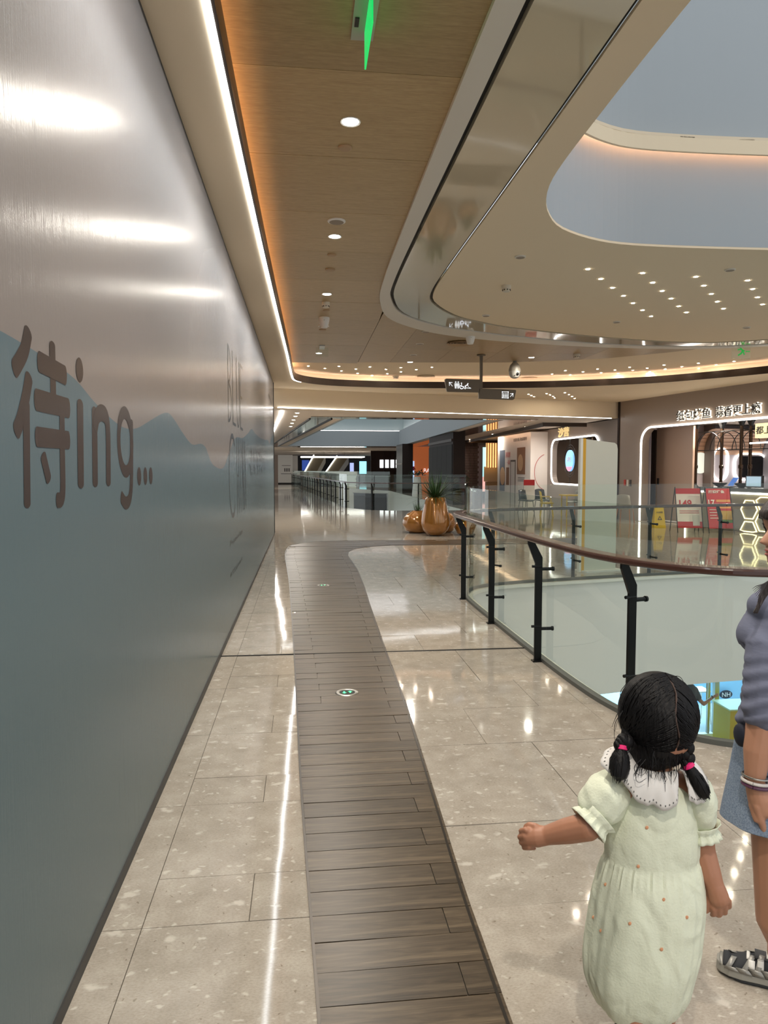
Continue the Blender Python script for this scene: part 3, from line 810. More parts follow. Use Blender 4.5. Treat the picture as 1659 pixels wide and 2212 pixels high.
lg_ = thing('wall_logo', 'dark oval logo board on the blue screen of the shop below', 'logo', (q.x,16.5,q.z))
MB().lathe([(0.001,-0.01),(0.17,-0.01),(0.17,0.01),(0.001,0.01)], n=28, M=Matrix.Rotation(PI/2,3,'X') @ Matrix.Diagonal((1.0,0.62,1))).build('oval', mat('navy_ink', rgb(24,40,60), 0.5), lg_)
text_on('lettering', 'NH', M_WHITE, lg_, (-0.11,-0.016,-0.055), (1,0,0), (0,0,1), 0.22, 0.11)
sb = MB().box((q.x+0.5,16.65,-3.3),(3.2,0.1,2.0)).build('partition', M_BLUELIT); tag(sb, 'light blue partition screen carrying the oval logo below', 'screen')
q = aty(1518,1545,15.2)
ch2 = thing('white_stool', 'white tubular frame stool in the shop below', 'stool', (q.x,15.4,-4.3))
for sx in (-1,1):
    for sy in (-1,1): MB().cyl((0.2*sx,0.2*sy,0),(0.17*sx,0.17*sy,0.75),0.014,8).build('leg', M_WHITE, ch2)
MB().box((0,0,0.76),(0.4,0.4,0.03)).build('seat', M_WHITE, ch2, bevel=0.01)

# ================================================================== RESTAURANT WITH LONG SIGN (right)
FA, FB = Vector((9.97,21.7,0)), Vector((11.06,16.07,0))
FU = (FB-FA).normalized(); FN = Vector((-FU.y,FU.x,0))      # FN points into the restaurant
if FN.x < 0: FN = -FN
def FP(s, n, z): return FA+FU*s+FN*n+Vector((0,0,z))
def fbox(mb, s0, s1, n0, n1, z0, z1):
    vs = [FP(s,n,z) for s in (s0,s1) for n in (n0,n1) for z in (z0,z1)]
    return mb.add(vs, [(0,1,3,2),(4,6,7,5),(0,4,5,1),(2,3,7,6),(0,2,6,4),(1,5,7,3)])
def fs(px, n, py=1000):
    r = ray(px,py); o = FA+FN*n; t = (o-CAMP).dot(FN)/r.dot(FN); return (CAMP+r*t-o).dot(FU)
def onside(px, py, s0=0.34):
    r = ray(px,py); o = FA+FU*s0; t = (o-CAMP).dot(FU)/r.dot(FU); p = CAMP+r*t; return (p-FA).dot(FN), p.z
def SPt(n, z, off=0.0): return FP(0.31+off, n, z)
def fthing(name, label, cat, s, n, z=0, group=None):
    o = thing(name, label, cat, (0,0,0), 0, group); return o
def rounded(s0, s1, z0, z1, r, n=8, corners=(1,1,1,1)):
    """rounded rectangle outline in (s,z), anticlockwise from lower left"""
    out = []
    for (cx, cz, a0, k) in ((s0+r,z0+r,PI,0),(s1-r,z0+r,1.5*PI,1),(s1-r,z1-r,0,2),(s0+r,z1-r,0.5*PI,3)):
        if corners[k]:
            for i in range(n+1): a = a0+PI/2*i/n; out.append((cx+r*math.cos(a), cz+r*math.sin(a)))
        else: out.append((cx+(r if k in (1,2) else -r), cz+(r if k in (2,3) else -r)))
    return out
def framed_wall(s0, s1, z1, hole, n0, n1, place):
    """wall slab with an opening of any outline"""
    outer = [(s0,0),(s1,0),(s1,z1),(s0,z1)]
    loops = [[Vector((p[0],p[1],0)) for p in outer],[Vector((p[0],p[1],0)) for p in hole]]
    flat = [p for lp in loops for p in lp]; tri = tessellate_polygon(loops); k = len(flat); mb = MB()
    mb.add([place(p.x,n0,p.y) for p in flat]+[place(p.x,n1,p.y) for p in flat], [tuple(t) for t in tri]+[tuple(i+k for i in t) for t in tri]+[(4+i,4+(i+1)%len(hole),4+(i+1)%len(hole)+k,4+i+k) for i in range(len(hole))]+[(i,(i+1)%4,(i+1)%4+k,i+k) for i in range(4)])
    return mb
HOLE = [(1.1,0.01),(12.5,0.01),(12.5,2.82)] + [(1.55-0.45*math.sin(a), 2.37+0.45*math.cos(a)) for a in [PI/2*i/8 for i in range(9)]]
wr = framed_wall(0.0, 13.0, 3.72, HOLE, 0.0, 0.25, FP).build('wall_right', M_GREYWALL); struct(wr, 'taupe shop front wall of the grilled fish restaurant')
pk = MB(); fbox(pk,-0.08,0.0,-0.03,0.3,0.0,3.72); o = pk.build('trim_11', M_DARKBROWN); struct(o, 'dark upright strip between the two restaurants')
tubep = [FP(1.1,-0.03,0.02),FP(1.1,-0.03,1.2)]+[FP(1.1,-0.03,2.37)]+[FP(1.55-0.45*math.cos(a),-0.03,2.37+0.45*math.sin(a)) for a in [PI/2*i/8 for i in range(1,9)]]+[FP(12.5,-0.03,2.82)]
o = MB().tube(tubep,0.028,8).build('led_tube', M_LEDSOFT); tag(o, 'white LED tube outlining the round-cornered restaurant entrance', 'strip light')
sg = fthing('restaurant_sign', 'dark Chinese lettering with glowing white edges above the entrance', 'sign', 3, 0)
M_LETTER = mat('dark_letter_face', rgb(52,42,38), 0.4)
M_HALO = mat('letter_halo', rgb(255,246,224), 0.5, emit=(1,0.94,0.80,1), estr=1.3)
for txt, s0, s1 in (('纸包烤鱼',2.68,3.98),('蒜香更上瘾',4.15,5.62)):
    text_on('lettering', txt, M_LETTER, sg, FP(s0,-0.085,2.93), FU, (0,0,1), s1-s0, 0.27, 0.006, 0.010)
    text_on('letter_glow', txt, M_HALO, sg, FP(s0-0.012,-0.05,2.918), FU, (0,0,1), s1-s0+0.024, 0.294, 0.012, 0.032)
# inside the restaurant
M_PINKPANEL = mat('pink_beige_panel', rgb(176,150,134), 0.4); M_BRONZE = mat('dark_bronze_pipe', rgb(70,54,42), 0.2, 0.9)
b = MB(); fbox(b,0.3,13,5.4,5.5,0,3.7); o = b.build('wall_restaurant_back', mat('grey_lilac_wall', rgb(150,146,152), 0.6)); struct(o)
b = MB(); fbox(b,0.3,13,0.25,5.5,3.0,3.06); o = b.build('ceiling', mat('restaurant_ceiling', rgb(190,180,172), 0.6)); struct(o)
b = MB(); fbox(b,0.25,0.3,0.25,5.5,0,3.1); o = b.build('wall_restaurant_side', mat('lilac_grey_side', rgb(186,178,184), 0.5)); struct(o)
o = thing('folding_partition', 'pink beige folded partition at the left of the restaurant entrance', 'partition')
b = MB(); fbox(b,fs(1409,0.85),fs(1417,0.85),0.8,1.0,0.0,2.8); b.build('stile', M_DARKBROWN, o)
b = MB(); fbox(b,fs(1417.5,0.85),fs(1496,0.85),0.85,0.92,0.02,2.84); b.build('leaf', M_PINKPANEL, o)
b = MB(); fbox(b,fs(1418,0.83)+0.03,fs(1418,0.83)+0.12,0.835,0.85,1.10,1.3); b.build('switch_plate', M_BLACKPLASTIC, o)
for i, (s, n) in enumerate(((fs(1503,1.05),1.05),(fs(1558,1.6),1.6),(fs(1600,1.05),1.05),(fs(1620,1.3),1.3),(6.4,1.05))):
    pt_ = thing('bronze_column', ('tall bronze pipe column beside the pink partition','bronze pipe column in the middle of the restaurant bay','bronze pipe column left of the lit menu box','bronze pipe column under the lit menu box','bronze pipe column at the far right of the bar')[i], 'column', FP(s,n,0))
    MB().cyl((0,0,0),(0,0,2.98),0.045,12).build('shaft', M_BRONZE, pt_, smooth=True)
    MB().lathe([(0.05,2.75),(0.09,2.86),(0.16,2.98),(0.05,2.98)],n=14).build('capital', M_BLACKPLASTIC, pt_); MB().lathe([(0.055,1.6),(0.062,1.62),(0.062,1.68),(0.055,1.7)],n=14).build('collar', M_BRONZE, pt_)
    MB().lathe([(0.14,0.95),(0.14,1.02),(0.06,1.12),(0.05,1.12)],n=14).build('base_cup', M_BLACKPLASTIC, pt_)
arch = fthing('arched_frame', 'black wire frame of crossing arches over the bar', 'frame', 4, 1)
for i in range(5):
    c0 = fs(1503,1.2)+0.42*i; pts = [FP(c0+0.5-0.5*math.cos(PI*k/14),1.2+0.12*(i%2),2.12+0.52*math.sin(PI*k/14)) for k in range(15)]
    MB().tube(pts,0.012,6).build('arch', M_BLACKPLASTIC, arch)
MB().tube([FP(fs(1500,1.2),1.2,2.12),FP(6.6,1.2,2.12)],0.014,6).build('rail', M_BLACKPLASTIC, arch); MB().tube([FP(fs(1500,1.3),1.3,2.66),FP(6.6,1.3,2.66)],0.014,6).build('rail', M_BLACKPLASTIC, arch)
n0_, n1_ = onside(1508,960)[0], 5.35
va = MB(); va.grid([[SPt(n,2.05+0.80*math.sin(a),0.02+0.75*(1-math.cos(a))) for a in [PI/2*k/10 for k in range(11)]] for n in (n0_,n1_)])
o = va.build('ceiling', mat('ribbed_vault', rgb(214,176,150), 0.4)); struct(o, 'pale ribbed vault inside the restaurant')
for k in range(1,9):
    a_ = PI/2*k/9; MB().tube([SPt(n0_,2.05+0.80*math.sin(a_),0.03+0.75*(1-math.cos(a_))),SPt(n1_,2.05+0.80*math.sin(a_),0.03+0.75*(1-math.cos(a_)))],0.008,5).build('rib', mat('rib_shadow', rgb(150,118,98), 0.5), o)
def side_loop(x0, x1, y0, y1, lab, r=0.2):
    (a_, z1_), (b_, z0_) = onside(x0,y0), onside(x1,y1); P = rounded(a_,b_,z0_,z1_,min(r,(b_-a_)*0.49)); o = MB().tube([SPt(p[0],p[1],0.05) for p in P]+[SPt(P[0][0],P[0][1],0.05)],0.026,6).build('led_loop', M_LEDSOFT); tag(o, lab, 'wall light'); return o
side_loop(1541,1571,968,1037,'tall pill-shaped LED loop on the restaurant wall between bronze columns',0.4)
side_loop(1588,1652,980,1036,'wide LED loop round the dark screen in the restaurant',0.3)
(a_, z1_), (b_, z0_) = onside(1600,985), onside(1648,1031)
b = MB(); b.add([SPt(a_,z0_,0.03),SPt(b_,z0_,0.03),SPt(b_,z1_,0.03),SPt(a_,z1_,0.03),SPt(a_,z0_,0.005),SPt(b_,z0_,0.005),SPt(b_,z1_,0.005),SPt(a_,z1_,0.005)],[(0,1,2,3),(4,7,6,5),(0,4,5,1),(1,5,6,2),(2,6,7,3),(3,7,4,0)]); o = b.build('dark_screen', mat('dark_screen', rgb(8,9,12), 0.2)); tag(o, 'large dark screen inside the wide LED loop in the restaurant', 'screen')
nn_, zz_ = onside(1506,1000); o = MB().lathe([(0.001,0),(0.34,0),(0.34,0.05),(0.001,0.05)],n=32,M=Matrix.Rotation(math.atan2(FU.y,FU.x),3,'Z') @ Matrix.Rotation(PI/2,3,'Y')).build('round_wall_light', mat('soft_green_white', rgb(210,214,200), 0.5, emit=(0.9,0.95,0.85,1), estr=0.6), None, False, 0, SPt(nn_+0.12,zz_,0.0)); tag(o, 'large pale round wall light behind the first bronze column', 'wall light')
mbx = fthing('lit_menu_box', 'yellow lit hanging sign box with black Chinese characters', 'sign', 5, 0)
b = MB(); fbox(b,fs(1629,0.32),6.3,0.32,0.5,2.36,2.72); b.build('box', mat('yellow_lightbox', rgb(250,226,160), 0.5, emit=(1,0.82,0.46,1), estr=0.9), mbx)
text_on('lettering', '都上榜', M_BLACKPLASTIC, mbx, FP(fs(1629,0.32)+0.03,0.312,2.45), FU, (0,0,1), 0.72, 0.2, 0.004, 0.01)
o = MB().tube([FP(fs(1619,0.4),0.4,2.24),FP(6.8,0.4,2.26)],0.022,6).build('led_tube', M_LEDSOFT); tag(o, 'white LED tube under the yellow sign box', 'strip light')
# bar counter
bc = fthing('bar_counter', 'grey olive bar counter outlined with a white LED tube', 'counter', 4, 0)
M_COUNTER = mat('olive_grey_laminate', rgb(132,124,100), 0.35)
b = MB(); poly = rounded(3.02,9.0,0.02,0.98,0.22,6,(0,0,0,1)); 
b.add([FP(p[0],0.05,p[1]) for p in poly]+[FP(p[0],0.75,p[1]) for p in poly], [tuple(range(len(poly))), tuple(range(2*len(poly)-1,len(poly)-1,-1))]+[(i,(i+1)%len(poly),(i+1)%len(poly)+len(poly),i+len(poly)) for i in range(len(poly))])
b.build('body', M_COUNTER, bc)
cor = [FP(3.02+0.22-0.22*math.cos(a),0.02,0.76+0.22*math.sin(a)) for a in [PI/2*i/8 for i in range(9)]]
MB().tube([FP(3.02,0.02,0.03)]+cor+[FP(9.0,0.02,0.98)],0.024,8).build('led_edge', M_LEDSOFT, bc)
b = MB(); fbox(b,3.3,9.0,0.2,0.9,1.0,1.10); b.build('display_ledge', mat('dark_glass_ledge', rgb(60,58,52), 0.15), bc)
M_HEXL = mat('hexagon_led', rgb(255,230,160), 0.5, emit=(1,0.86,0.5,1), estr=3.0)
for (cs, cz, r) in ((5.25,0.58,0.26),(5.72,0.30,0.26),(5.25,0.05,0.26),(5.72,0.82,0.26)):
    pts = [FP(cs+r*math.cos(PI/3*k),0.03,max(0.03,min(0.9,cz+r*math.sin(PI/3*k)))) for k in range(7)]
    MB().tube(pts,0.014,6).build('hexagon_light', M_HEXL, bc)
lt = fthing('laptop', 'small open laptop showing a blue screen on the bar', 'laptop', 4, 0)
b = MB(); b.add([FP(4.02,0.5,1.14),FP(4.30,0.42,1.14),FP(4.36,0.55,1.36),FP(4.08,0.63,1.36)],[(0,1,2,3)]); b.build('screen', mat('blue_screen', rgb(40,80,150), 0.3, emit=(0.12,0.3,0.8,1), estr=0.5), lt)
b = MB(); fbox(b,3.98,4.32,0.3,0.55,1.105,1.13); b.build('keyboard', M_BLACKPLASTIC, lt)
ms = fthing('advert_monitor', 'small monitor with a pale blue portrait picture on the bar', 'monitor', 5, 0)
b = MB(); fbox(b,4.78,5.32,0.35,0.40,1.12,1.42); b.build('case', M_BLACKPLASTIC, ms)
b = MB(); fbox(b,4.82,5.28,0.34,0.349,1.15,1.40); b.build('screen', mat('pale_blue_screen', rgb(150,180,200), 0.3, emit=(0.45,0.62,0.75,1), estr=0.5), ms)
for i, (s, lab) in enumerate(((3.75,'dark shallow bowl on the bar beside the bronze column'),(4.52,'dark serving bowl on the bar beside the laptop'))):
    o = MB().lathe([(0.05,0),(0.17,0.08),(0.2,0.12),(0.18,0.12),(0.05,0.02)],n=16).build('serving_bowl', M_BLACKPLASTIC, None, True, 0, FP(s,0.5,1.10)); tag(o, lab, 'bowl')
o = MB().lathe([(0.05,0),(0.055,0.16),(0.06,0.16),(0.05,0.01)],n=14).build('cup', mat('terracotta_cup', rgb(150,90,70), 0.5), None, True, 0, FP(5.5,0.45,1.10)); tag(o, 'terracotta cup on the bar right of the monitor', 'cup')
# plates on the wall left of the entrance
o = thing('fire_call_point', 'small red and white call point plates on the taupe wall', 'switch')
for k, c in enumerate((rgb(200,70,60), rgb(225,220,212), rgb(70,66,64))):
    b = MB(); fbox(b,0.28+0.14*k,0.36+0.14*k,-0.02,0.0,1.05+(0.0 if k else 0.02),1.25); b.build('plate', mat('plate_%d' % k, c, 0.5), o)
# A-boards
M_RED = mat('red_poster', rgb(190,38,40), 0.4); M_PAPER = mat('white_poster', rgb(232,224,214), 0.45)
def aboard(name, label, c, ang, face, extra):
    r = thing(name, label, 'poster stand', c, ang)
    W, Hh, ln = 0.60, 0.98, 0.26
    def pt(u, v, o=0.0): return Vector((u*W-W/2, -0.24+ln*v-o, 0.12+Hh*v))
    for sx in (-1,1):
        MB().tube([(sx*0.31,-0.27,0),(sx*0.31,0.03,1.13)],0.012,6).build('leg', M_BLACKPLASTIC, r); MB().tube([(sx*0.31,0.33,0),(sx*0.31,0.03,1.13)],0.012,6).build('leg', M_BLACKPLASTIC, r)
    b = MB(); b.add([pt(0,0),pt(1,0),pt(1,1),pt(0,1),pt(0,0,-0.012),pt(1,0,-0.012),pt(1,1,-0.012),pt(0,1,-0.012)],[(0,1,2,3),(4,7,6,5),(0,4,5,1),(1,5,6,2),(2,6,7,3),(3,7,4,0)])
    b.build('poster', face, r); extra(r, pt); return r
def patch(r, pt, name, u0, v0, u1, v1, m, o=0.003):
    MB().add([pt(u0,v0,o),pt(u1,v0,o),pt(u1,v1,o),pt(u0,v1,o)],[(0,1,2,3)]).build(name, m, r)
def put_text(r, pt, s, m, u, v, wd, hh, bold=0.02):
    text_on('lettering', s, m, r, pt(u,v,0.006), (1,0,0), (0,0.26,0.98), wd, hh, 0.001, bold)
def ex1(r, pt):
    patch(r,pt,'red_band',0,0.86,1,1,M_RED); patch(r,pt,'red_band',0,0,1,0.16,M_RED); put_text(r,pt,'149',M_RED,0.12,0.52,0.30,0.19); put_text(r,pt,'元/套',M_RED,0.66,0.53,0.16,0.07)
    for k in range(2): patch(r,pt,'text_line',0.10,0.42-0.05*k,0.9,0.435-0.05*k,M_RED)
    patch(r,pt,'grey_label',0.62,0.06,0.9,0.32,mat('pale_grey_label', rgb(206,204,196), 0.5),0.005)
def ex2(r, pt):
    put_text(r,pt,'17',M_PAPER,0.06,0.56,0.16,0.16)
    for k in range(4): patch(r,pt,'text_line',0.08,0.46-0.07*k,0.36+0.05*(k%2),0.475-0.07*k,M_PAPER)
    patch(r,pt,'orange_swoosh',0.4,0.66,0.98,0.72,mat('orange_print', rgb(220,150,80), 0.5)); patch(r,pt,'orange_swoosh',0.45,0.50,0.98,0.56,MATS['orange_print'])
    patch(r,pt,'food_picture',0.42,0.2,1,0.44,mat('food_print', rgb(190,150,70), 0.5)); patch(r,pt,'green_band',0.42,0.14,1,0.22,mat('green_print', rgb(90,130,60), 0.5)); put_text(r,pt,'招牌烤鱼',M_PAPER,0.1,0.88,0.4,0.08)
aboard('poster_stand', 'white and red poster stand reading 149 in front of the bar', (9.62,16.98,0), -0.18, M_PAPER, ex1)
aboard('poster_stand', 'red food poster stand beside the one reading 149', (10.28,16.75,0), -0.10, M_RED, ex2)
# yellow floor warning sign
q = atz(1440,1128,0); ws = thing('wet_floor_sign', 'yellow folding wet floor warning sign by the restaurant entrance', 'sign', (9.55,18.3,0), -0.2)
M_YEL = mat('safety_yellow', rgb(212,180,30), 0.5)
for sy in (-1,1):
    b = MB(); b.add([(-0.15,sy*0.16,0),(0.15,sy*0.16,0),(0.11,sy*0.01,0.62),(-0.11,sy*0.01,0.62),(-0.15,sy*0.17,0),(0.15,sy*0.17,0),(0.11,sy*0.02,0.62),(-0.11,sy*0.02,0.62)],[(0,1,2,3),(4,7,6,5),(0,4,5,1),(1,5,6,2),(2,6,7,3),(3,7,4,0)]); b.build('leaf', M_YEL, ws)
text_on('warning_triangle', '△', M_BLACKPLASTIC, ws, (-0.06,-0.135,0.22), (1,0,0), (0,0.24,0.97), 0.12, 0.11, 0.001, 0.02)
text_on('lettering', '小心地滑', M_BLACKPLASTIC, ws, (-0.08,-0.085,0.40), (1,0,0), (0,0.24,0.97), 0.16, 0.05, 0.001, 0.01)

# ---- tall white display board just beyond the atrium
db = thing('display_board', 'tall white display board with rounded top and yellow edge beyond the atrium glass', 'board', (4.60,10.66,0), 0.26)
ol_ = [(-0.30,0.02),(0.30,0.02),(0.30,1.90),(0.285,1.97),(0.24,2.0),(-0.30,2.0+0.05)]
b = MB(); k = len(ol_); b.add([(x,-0.02,z) for x,z in ol_]+[(x,0.02,z) for x,z in ol_], [tuple(range(k)),tuple(range(2*k-1,k-1,-1))]+[(i,(i+1)%k,(i+1)%k+k,i+k) for i in range(k)]); b.build('panel', mat('off_white_board', rgb(206,204,190), 0.5), db)
MB().box((-0.33,0,1.03),(0.055,0.05,2.06)).build('yellow_edge', mat('amber_yellow', rgb(214,160,30), 0.5), db); MB().box((-0.38,0.0,1.03),(0.045,0.05,2.06)).build('side_edge', M_WHITE, db); MB().box((0,0,0.012),(0.7,0.3,0.024)).build('foot', M_WHITE, db)
# ================================================================== SECOND RESTAURANT AND WHITE HOARDING BOX
def RP(s, n, z): return Vector((10.0+n, s, z))
hole2 = rounded(23.3,27.95,1.0,2.74,0.42)
o = framed_wall(21.95, 30.0, 3.25, hole2, 0.0, 0.2, RP).build('wall_right_far', mat('taupe_grey_wall', rgb(132,122,116), 0.45)); struct(o, 'grey shop front with a round-cornered window')
o = MB().tube([RP(p[0],-0.03,p[1]) for p in hole2[3:]+hole2[:2]],0.03,8).build('led_tube', M_LEDSOFT); tag(o, 'white LED tube round the far shop window with rounded corners', 'strip light')
o = MB().box((13.0,26,1.6),(0.1,9,3.3)).build('wall_far_shop_back', mat('brown_grey_wall', rgb(110,98,92), 0.6)); struct(o)
o = MB().box((11.5,30.1,1.6),(3.0,0.1,3.3)).build('wall_far_shop_side', M_GREYWALL); struct(o)
o = MB().box((11.6,26,3.22),(3.2,9,0.06)).build('ceiling', M_GREYWALL); struct(o)
gs = thing('gold_sign', 'small gold glowing Chinese characters above the far shop window', 'sign')
text_on('lettering', '沙营', mat('gold_letter', rgb(214,180,100), 0.4, emit=(1,0.8,0.4,1), estr=0.5), gs, RP(27.2,-0.04,2.82), (0,-1,0), (0,0,1), 1.15, 0.36, 0.012, 0.03)
ov = thing('round_lightbox', 'blue and pink lit round sign hanging in the far shop window', 'sign', (10.25,26.65,1.9))
RY = Matrix.Rotation(-PI/2,3,'Y')
MB().lathe([(0.001,-0.03),(0.41,-0.03),(0.41,0.03),(0.001,0.03)],n=32,M=RY).build('disc', mat('blue_lightbox', rgb(120,180,235), 0.4, emit=(0.25,0.55,0.95,1), estr=0.8), ov)
seg = [(0.40*math.sin(a),0.40*-math.cos(a)) for a in [(-0.95+1.9*k/14) for k in range(15)]]
b = MB(); b.add([(-0.034,p[0],p[1]) for p in seg],[tuple(range(15))]); b.build('pink_segment', mat('pink_lightbox', rgb(235,120,150), 0.4, emit=(0.9,0.3,0.42,1), estr=0.8), ov)
text_on('lettering', '必吃', M_WHITE, ov, (-0.045,0.2,-0.05), (0,-1,0), (0,0,1), 0.4, 0.22, 0.003, 0.02)
for rr_ in (0.52,0.62): MB().tube([(0,rr_*math.cos(2*PI*k/32),rr_*math.sin(2*PI*k/32)) for k in range(33)],0.008,5).build('wire_ring', M_BLACKPLASTIC, ov)
MB().cyl((0,0,-0.85),(0,0,1.2),0.01,6).build('rod', M_BLACKPLASTIC, ov)
o = thing('bronze_column', 'slim bronze column standing inside the far shop window', 'column', (10.6,25.3,0)); MB().cyl((0,0,0),(0,0,3.15),0.05,12).build('shaft', M_BRONZE, o, smooth=True); MB().lathe([(0.3,1.05),(0.12,1.2),(0.06,1.22)],n=16).build('base_cup', M_BLACKPLASTIC, o)
st = MB()
for k in range(6): a = 2*PI*k/6; cap(st,(0,0,0),0.06,(0,0.22*math.cos(a),0.3*math.sin(a)),0.03,8)
o = obj('red_decoration', bake_mesh(st,'red_decoration',0.03,2)); o.data.materials.append(mat('red_lacquer', rgb(170,20,26), 0.4)); o.location = (10.7,25.75,1.85); tag(o, 'red star-shaped hanging decoration in the far shop window', 'decoration')
# white hoarding box
hx = MB().box((9.72,31.0,1.55),(0.88,5.0,3.1)).build('hoarding_box', mat('white_hoarding', rgb(222,214,208), 0.45)); tag(hx, 'white hoarding box with food photographs beside the far shop window', 'hoarding')
def hpatch(y0, y1, z0, z1, m, name, off=0.004): MB().box((9.28-off,(y0+y1)/2,(z0+z1)/2),(0.006,y1-y0,z1-z0)).build(name, m, hx)
M_PHOTO1 = mat('slate_photo', rgb(96,104,118), 0.5); M_PHOTO2 = mat('brown_food_photo', rgb(136,98,72), 0.5); M_BOWL = mat('food_bowl_print', rgb(196,160,124), 0.5)
hpatch(32.25,33.1,0.55,2.45,M_PHOTO1,'photo'); hpatch(31.55,32.0,0.85,1.65,M_PHOTO2,'photo'); hpatch(29.2,30.35,1.35,2.5,M_PHOTO2,'photo')
for (yy, zz, r1) in ((32.6,1.25,0.42),(29.85,1.85,0.36)):
    MB().lathe([(0.001,0),(r1,0),(r1,0.004),(0.001,0.004)],n=24,M=RY,c=(9.272,yy,zz)).build('bowl_print', M_BOWL, hx)
hpatch(30.55,31.35,0.0,1.98,mat('door_frame_grey', rgb(96,84,78), 0.5),'door_frame'); hpatch(30.65,31.25,0.0,1.90,mat('door_pale', rgb(206,200,196), 0.5),'door_leaf',0.008)
text_on('lettering', '美味烧烤', mat('red_ink', rgb(196,84,84), 0.5), hx, (9.268,32.1,2.1), (0,-1,0), (0,0,1), 0.75, 0.26, 0.001); text_on('lettering', '一起尝', MATS['red_ink'], hx, (9.268,31.9,1.78), (0,-1,0), (0,0,1), 0.5, 0.2, 0.001)
text_on('small_print', '欢迎光临 敬请期待', mat('grey_ink', rgb(90,84,84), 0.5), hx, (9.268,30.9,2.78), (0,-1,0), (0,0,1), 1.9, 0.15, 0.001)
for k in range(3): hpatch(29.25,30.2,1.2-0.07*k,1.22-0.07*k,MATS['grey_ink'],'text_line')
MB().tube([(9.45+0.55*(1-math.cos(a))*1.0,28.49,1.45+0.75*math.sin(a)) for a in [(-1.3+2.6*k/20) for k in range(21)]],0.01,5).build('red_arc', MATS['red_ink'], hx)
ps = thing('small_poster_stand', 'slim white poster stand with a red header by the white hoarding', 'poster stand', (8.75,27.0,0), -0.25)
MB().box((0,0,0.62),(0.42,0.02,1.1)).build('panel', M_PAPER, ps); MB().box((0,-0.013,1.05),(0.42,0.006,0.22)).build('red_header', M_RED, ps)
for sx in (-1,1): MB().tube([(sx*0.2,0.02,1.1),(sx*0.22,0.25,0.0)],0.012,6).build('leg', M_BLACKPLASTIC, ps); MB().box((sx*0.18,0,0.035),(0.04,0.06,0.07)).build('foot', M_BLACKPLASTIC, ps)
# chairs and table
def chair(name, label, loc, rz, m, legm, group=None, arms=False):
    r = thing(name, label, 'chair', loc, rz, group)
    b = MB(); b.grid([[(x*0.22*(1-0.1*v),-0.21+0.42*v,0.44+0.03*x*x*1.0) for x in (-1,-.5,0,.5,1)] for v in (0,.5,1)]); o = b.build('seat', m, r, True); s = o.modifiers.new('s','SOLIDIFY'); s.thickness = 0.03
    b = MB(); b.grid([[(x*(0.22-0.03*v),0.2+0.06*v+0.05*(1-x*x)-0.05,0.47+0.38*v-0.03*x*x*v) for x in (-1,-.6,-.2,.2,.6,1)] for v in (0,.33,.66,1)]); o = b.build('backrest', m, r, True); s = o.modifiers.new('s','SOLIDIFY'); s.thickness = 0.02
    for sx in (-1,1):
        for sy in (-1,1): MB().cyl((sx*0.17,sy*0.16,0.43),(sx*0.21,sy*0.21,0),0.013,8).build('leg', legm, r)
    if arms:
        for sx in (-1,1): MB().tube([(sx*0.23,0.2,0.66),(sx*0.25,-0.1,0.66),(sx*0.24,-0.15,0.45)],0.013,6).build('arm', m, r)
    return r
M_COPPER = mat('copper_leg', rgb(170,110,70), 0.3, 0.8); M_PALESEAT = mat('pale_grey_seat', rgb(150,148,140), 0.5)
chair('dining_chair', 'pale grey chair with copper legs beside the restaurant entrance', (9.35,19.9,0), 2.4, M_PALESEAT, M_COPPER)
chair('dining_chair', 'bright yellow armchair outside the far shop window', (8.1,23.1,0), 1.3, M_YEL, M_YEL, None, True)
chair('dining_chair', 'grey chair next to the yellow table', (9.35,23.8,0), -1.2, M_PALESEAT, M_COPPER); chair('dining_chair', 'dark chair left of the yellow armchair', (8.0,25.0,0), 0.6, M_BLACKPLASTIC, M_BLACKPLASTIC); chair('dining_chair', 'dark chair in the row below the far window', (8.7,25.3,0), 0.2, M_BLACKPLASTIC, M_BLACKPLASTIC)
tb = thing('cafe_table', 'yellow cafe table between the yellow armchair and grey chair', 'table', (8.95,22.95,0)); MB().box((0,0,0.71),(0.75,0.6,0.04)).build('top', M_YEL, tb)
for sx in (-1,1):
    for sy in (-1,1): MB().cyl((sx*0.3,sy*0.24,0),(sx*0.3,sy*0.24,0.7),0.02,8).build('leg', M_YEL, tb)
MB().box((0,0,0.3),(0.64,0.5,0.02)).build('shelf', M_COPPER, tb)
# brick pier, screen, slatted shop
bp = thing('brick_pier', 'dark brown brick pier behind the dark clad column', 'pier', (9.3,41.0,0))
MB().box((0,0,1.6),(1.5,0.9,3.2)).build('core', M_DARKBROWN, bp)
M_BRICK = mat('dark_brick', rgb(74,56,50), 0.7); bk = MB()
for r in range(22):
    for c in range(6): bk.box((-0.62+0.25*c+(0.06 if r%2 else 0),-0.46,0.08+0.145*r),(0.235,0.03,0.13))
o = bk.build('brickwork', M_BRICK, bp); o['kind'] = 'stuff'
q = aty(1048,990,38); sc_ = thing('advert_screen', 'tall bright advertising screen with blue and red figures beyond the hoarding', 'screen', (q.x,38,0)); MB().box((0,0,1.4),(0.34,0.1,2.8)).build('case', M_BLACKPLASTIC, sc_)
MB().box((0,-0.055,1.95),(0.30,0.01,1.6)).build('picture', mat('sky_blue_screen', rgb(150,220,235), 0.4, emit=(0.45,0.85,0.95,1), estr=1.0), sc_); MB().box((0,-0.055,0.75),(0.30,0.01,0.8)).build('picture', mat('red_white_screen', rgb(240,170,160), 0.4, emit=(0.95,0.5,0.45,1), estr=0.9), sc_)
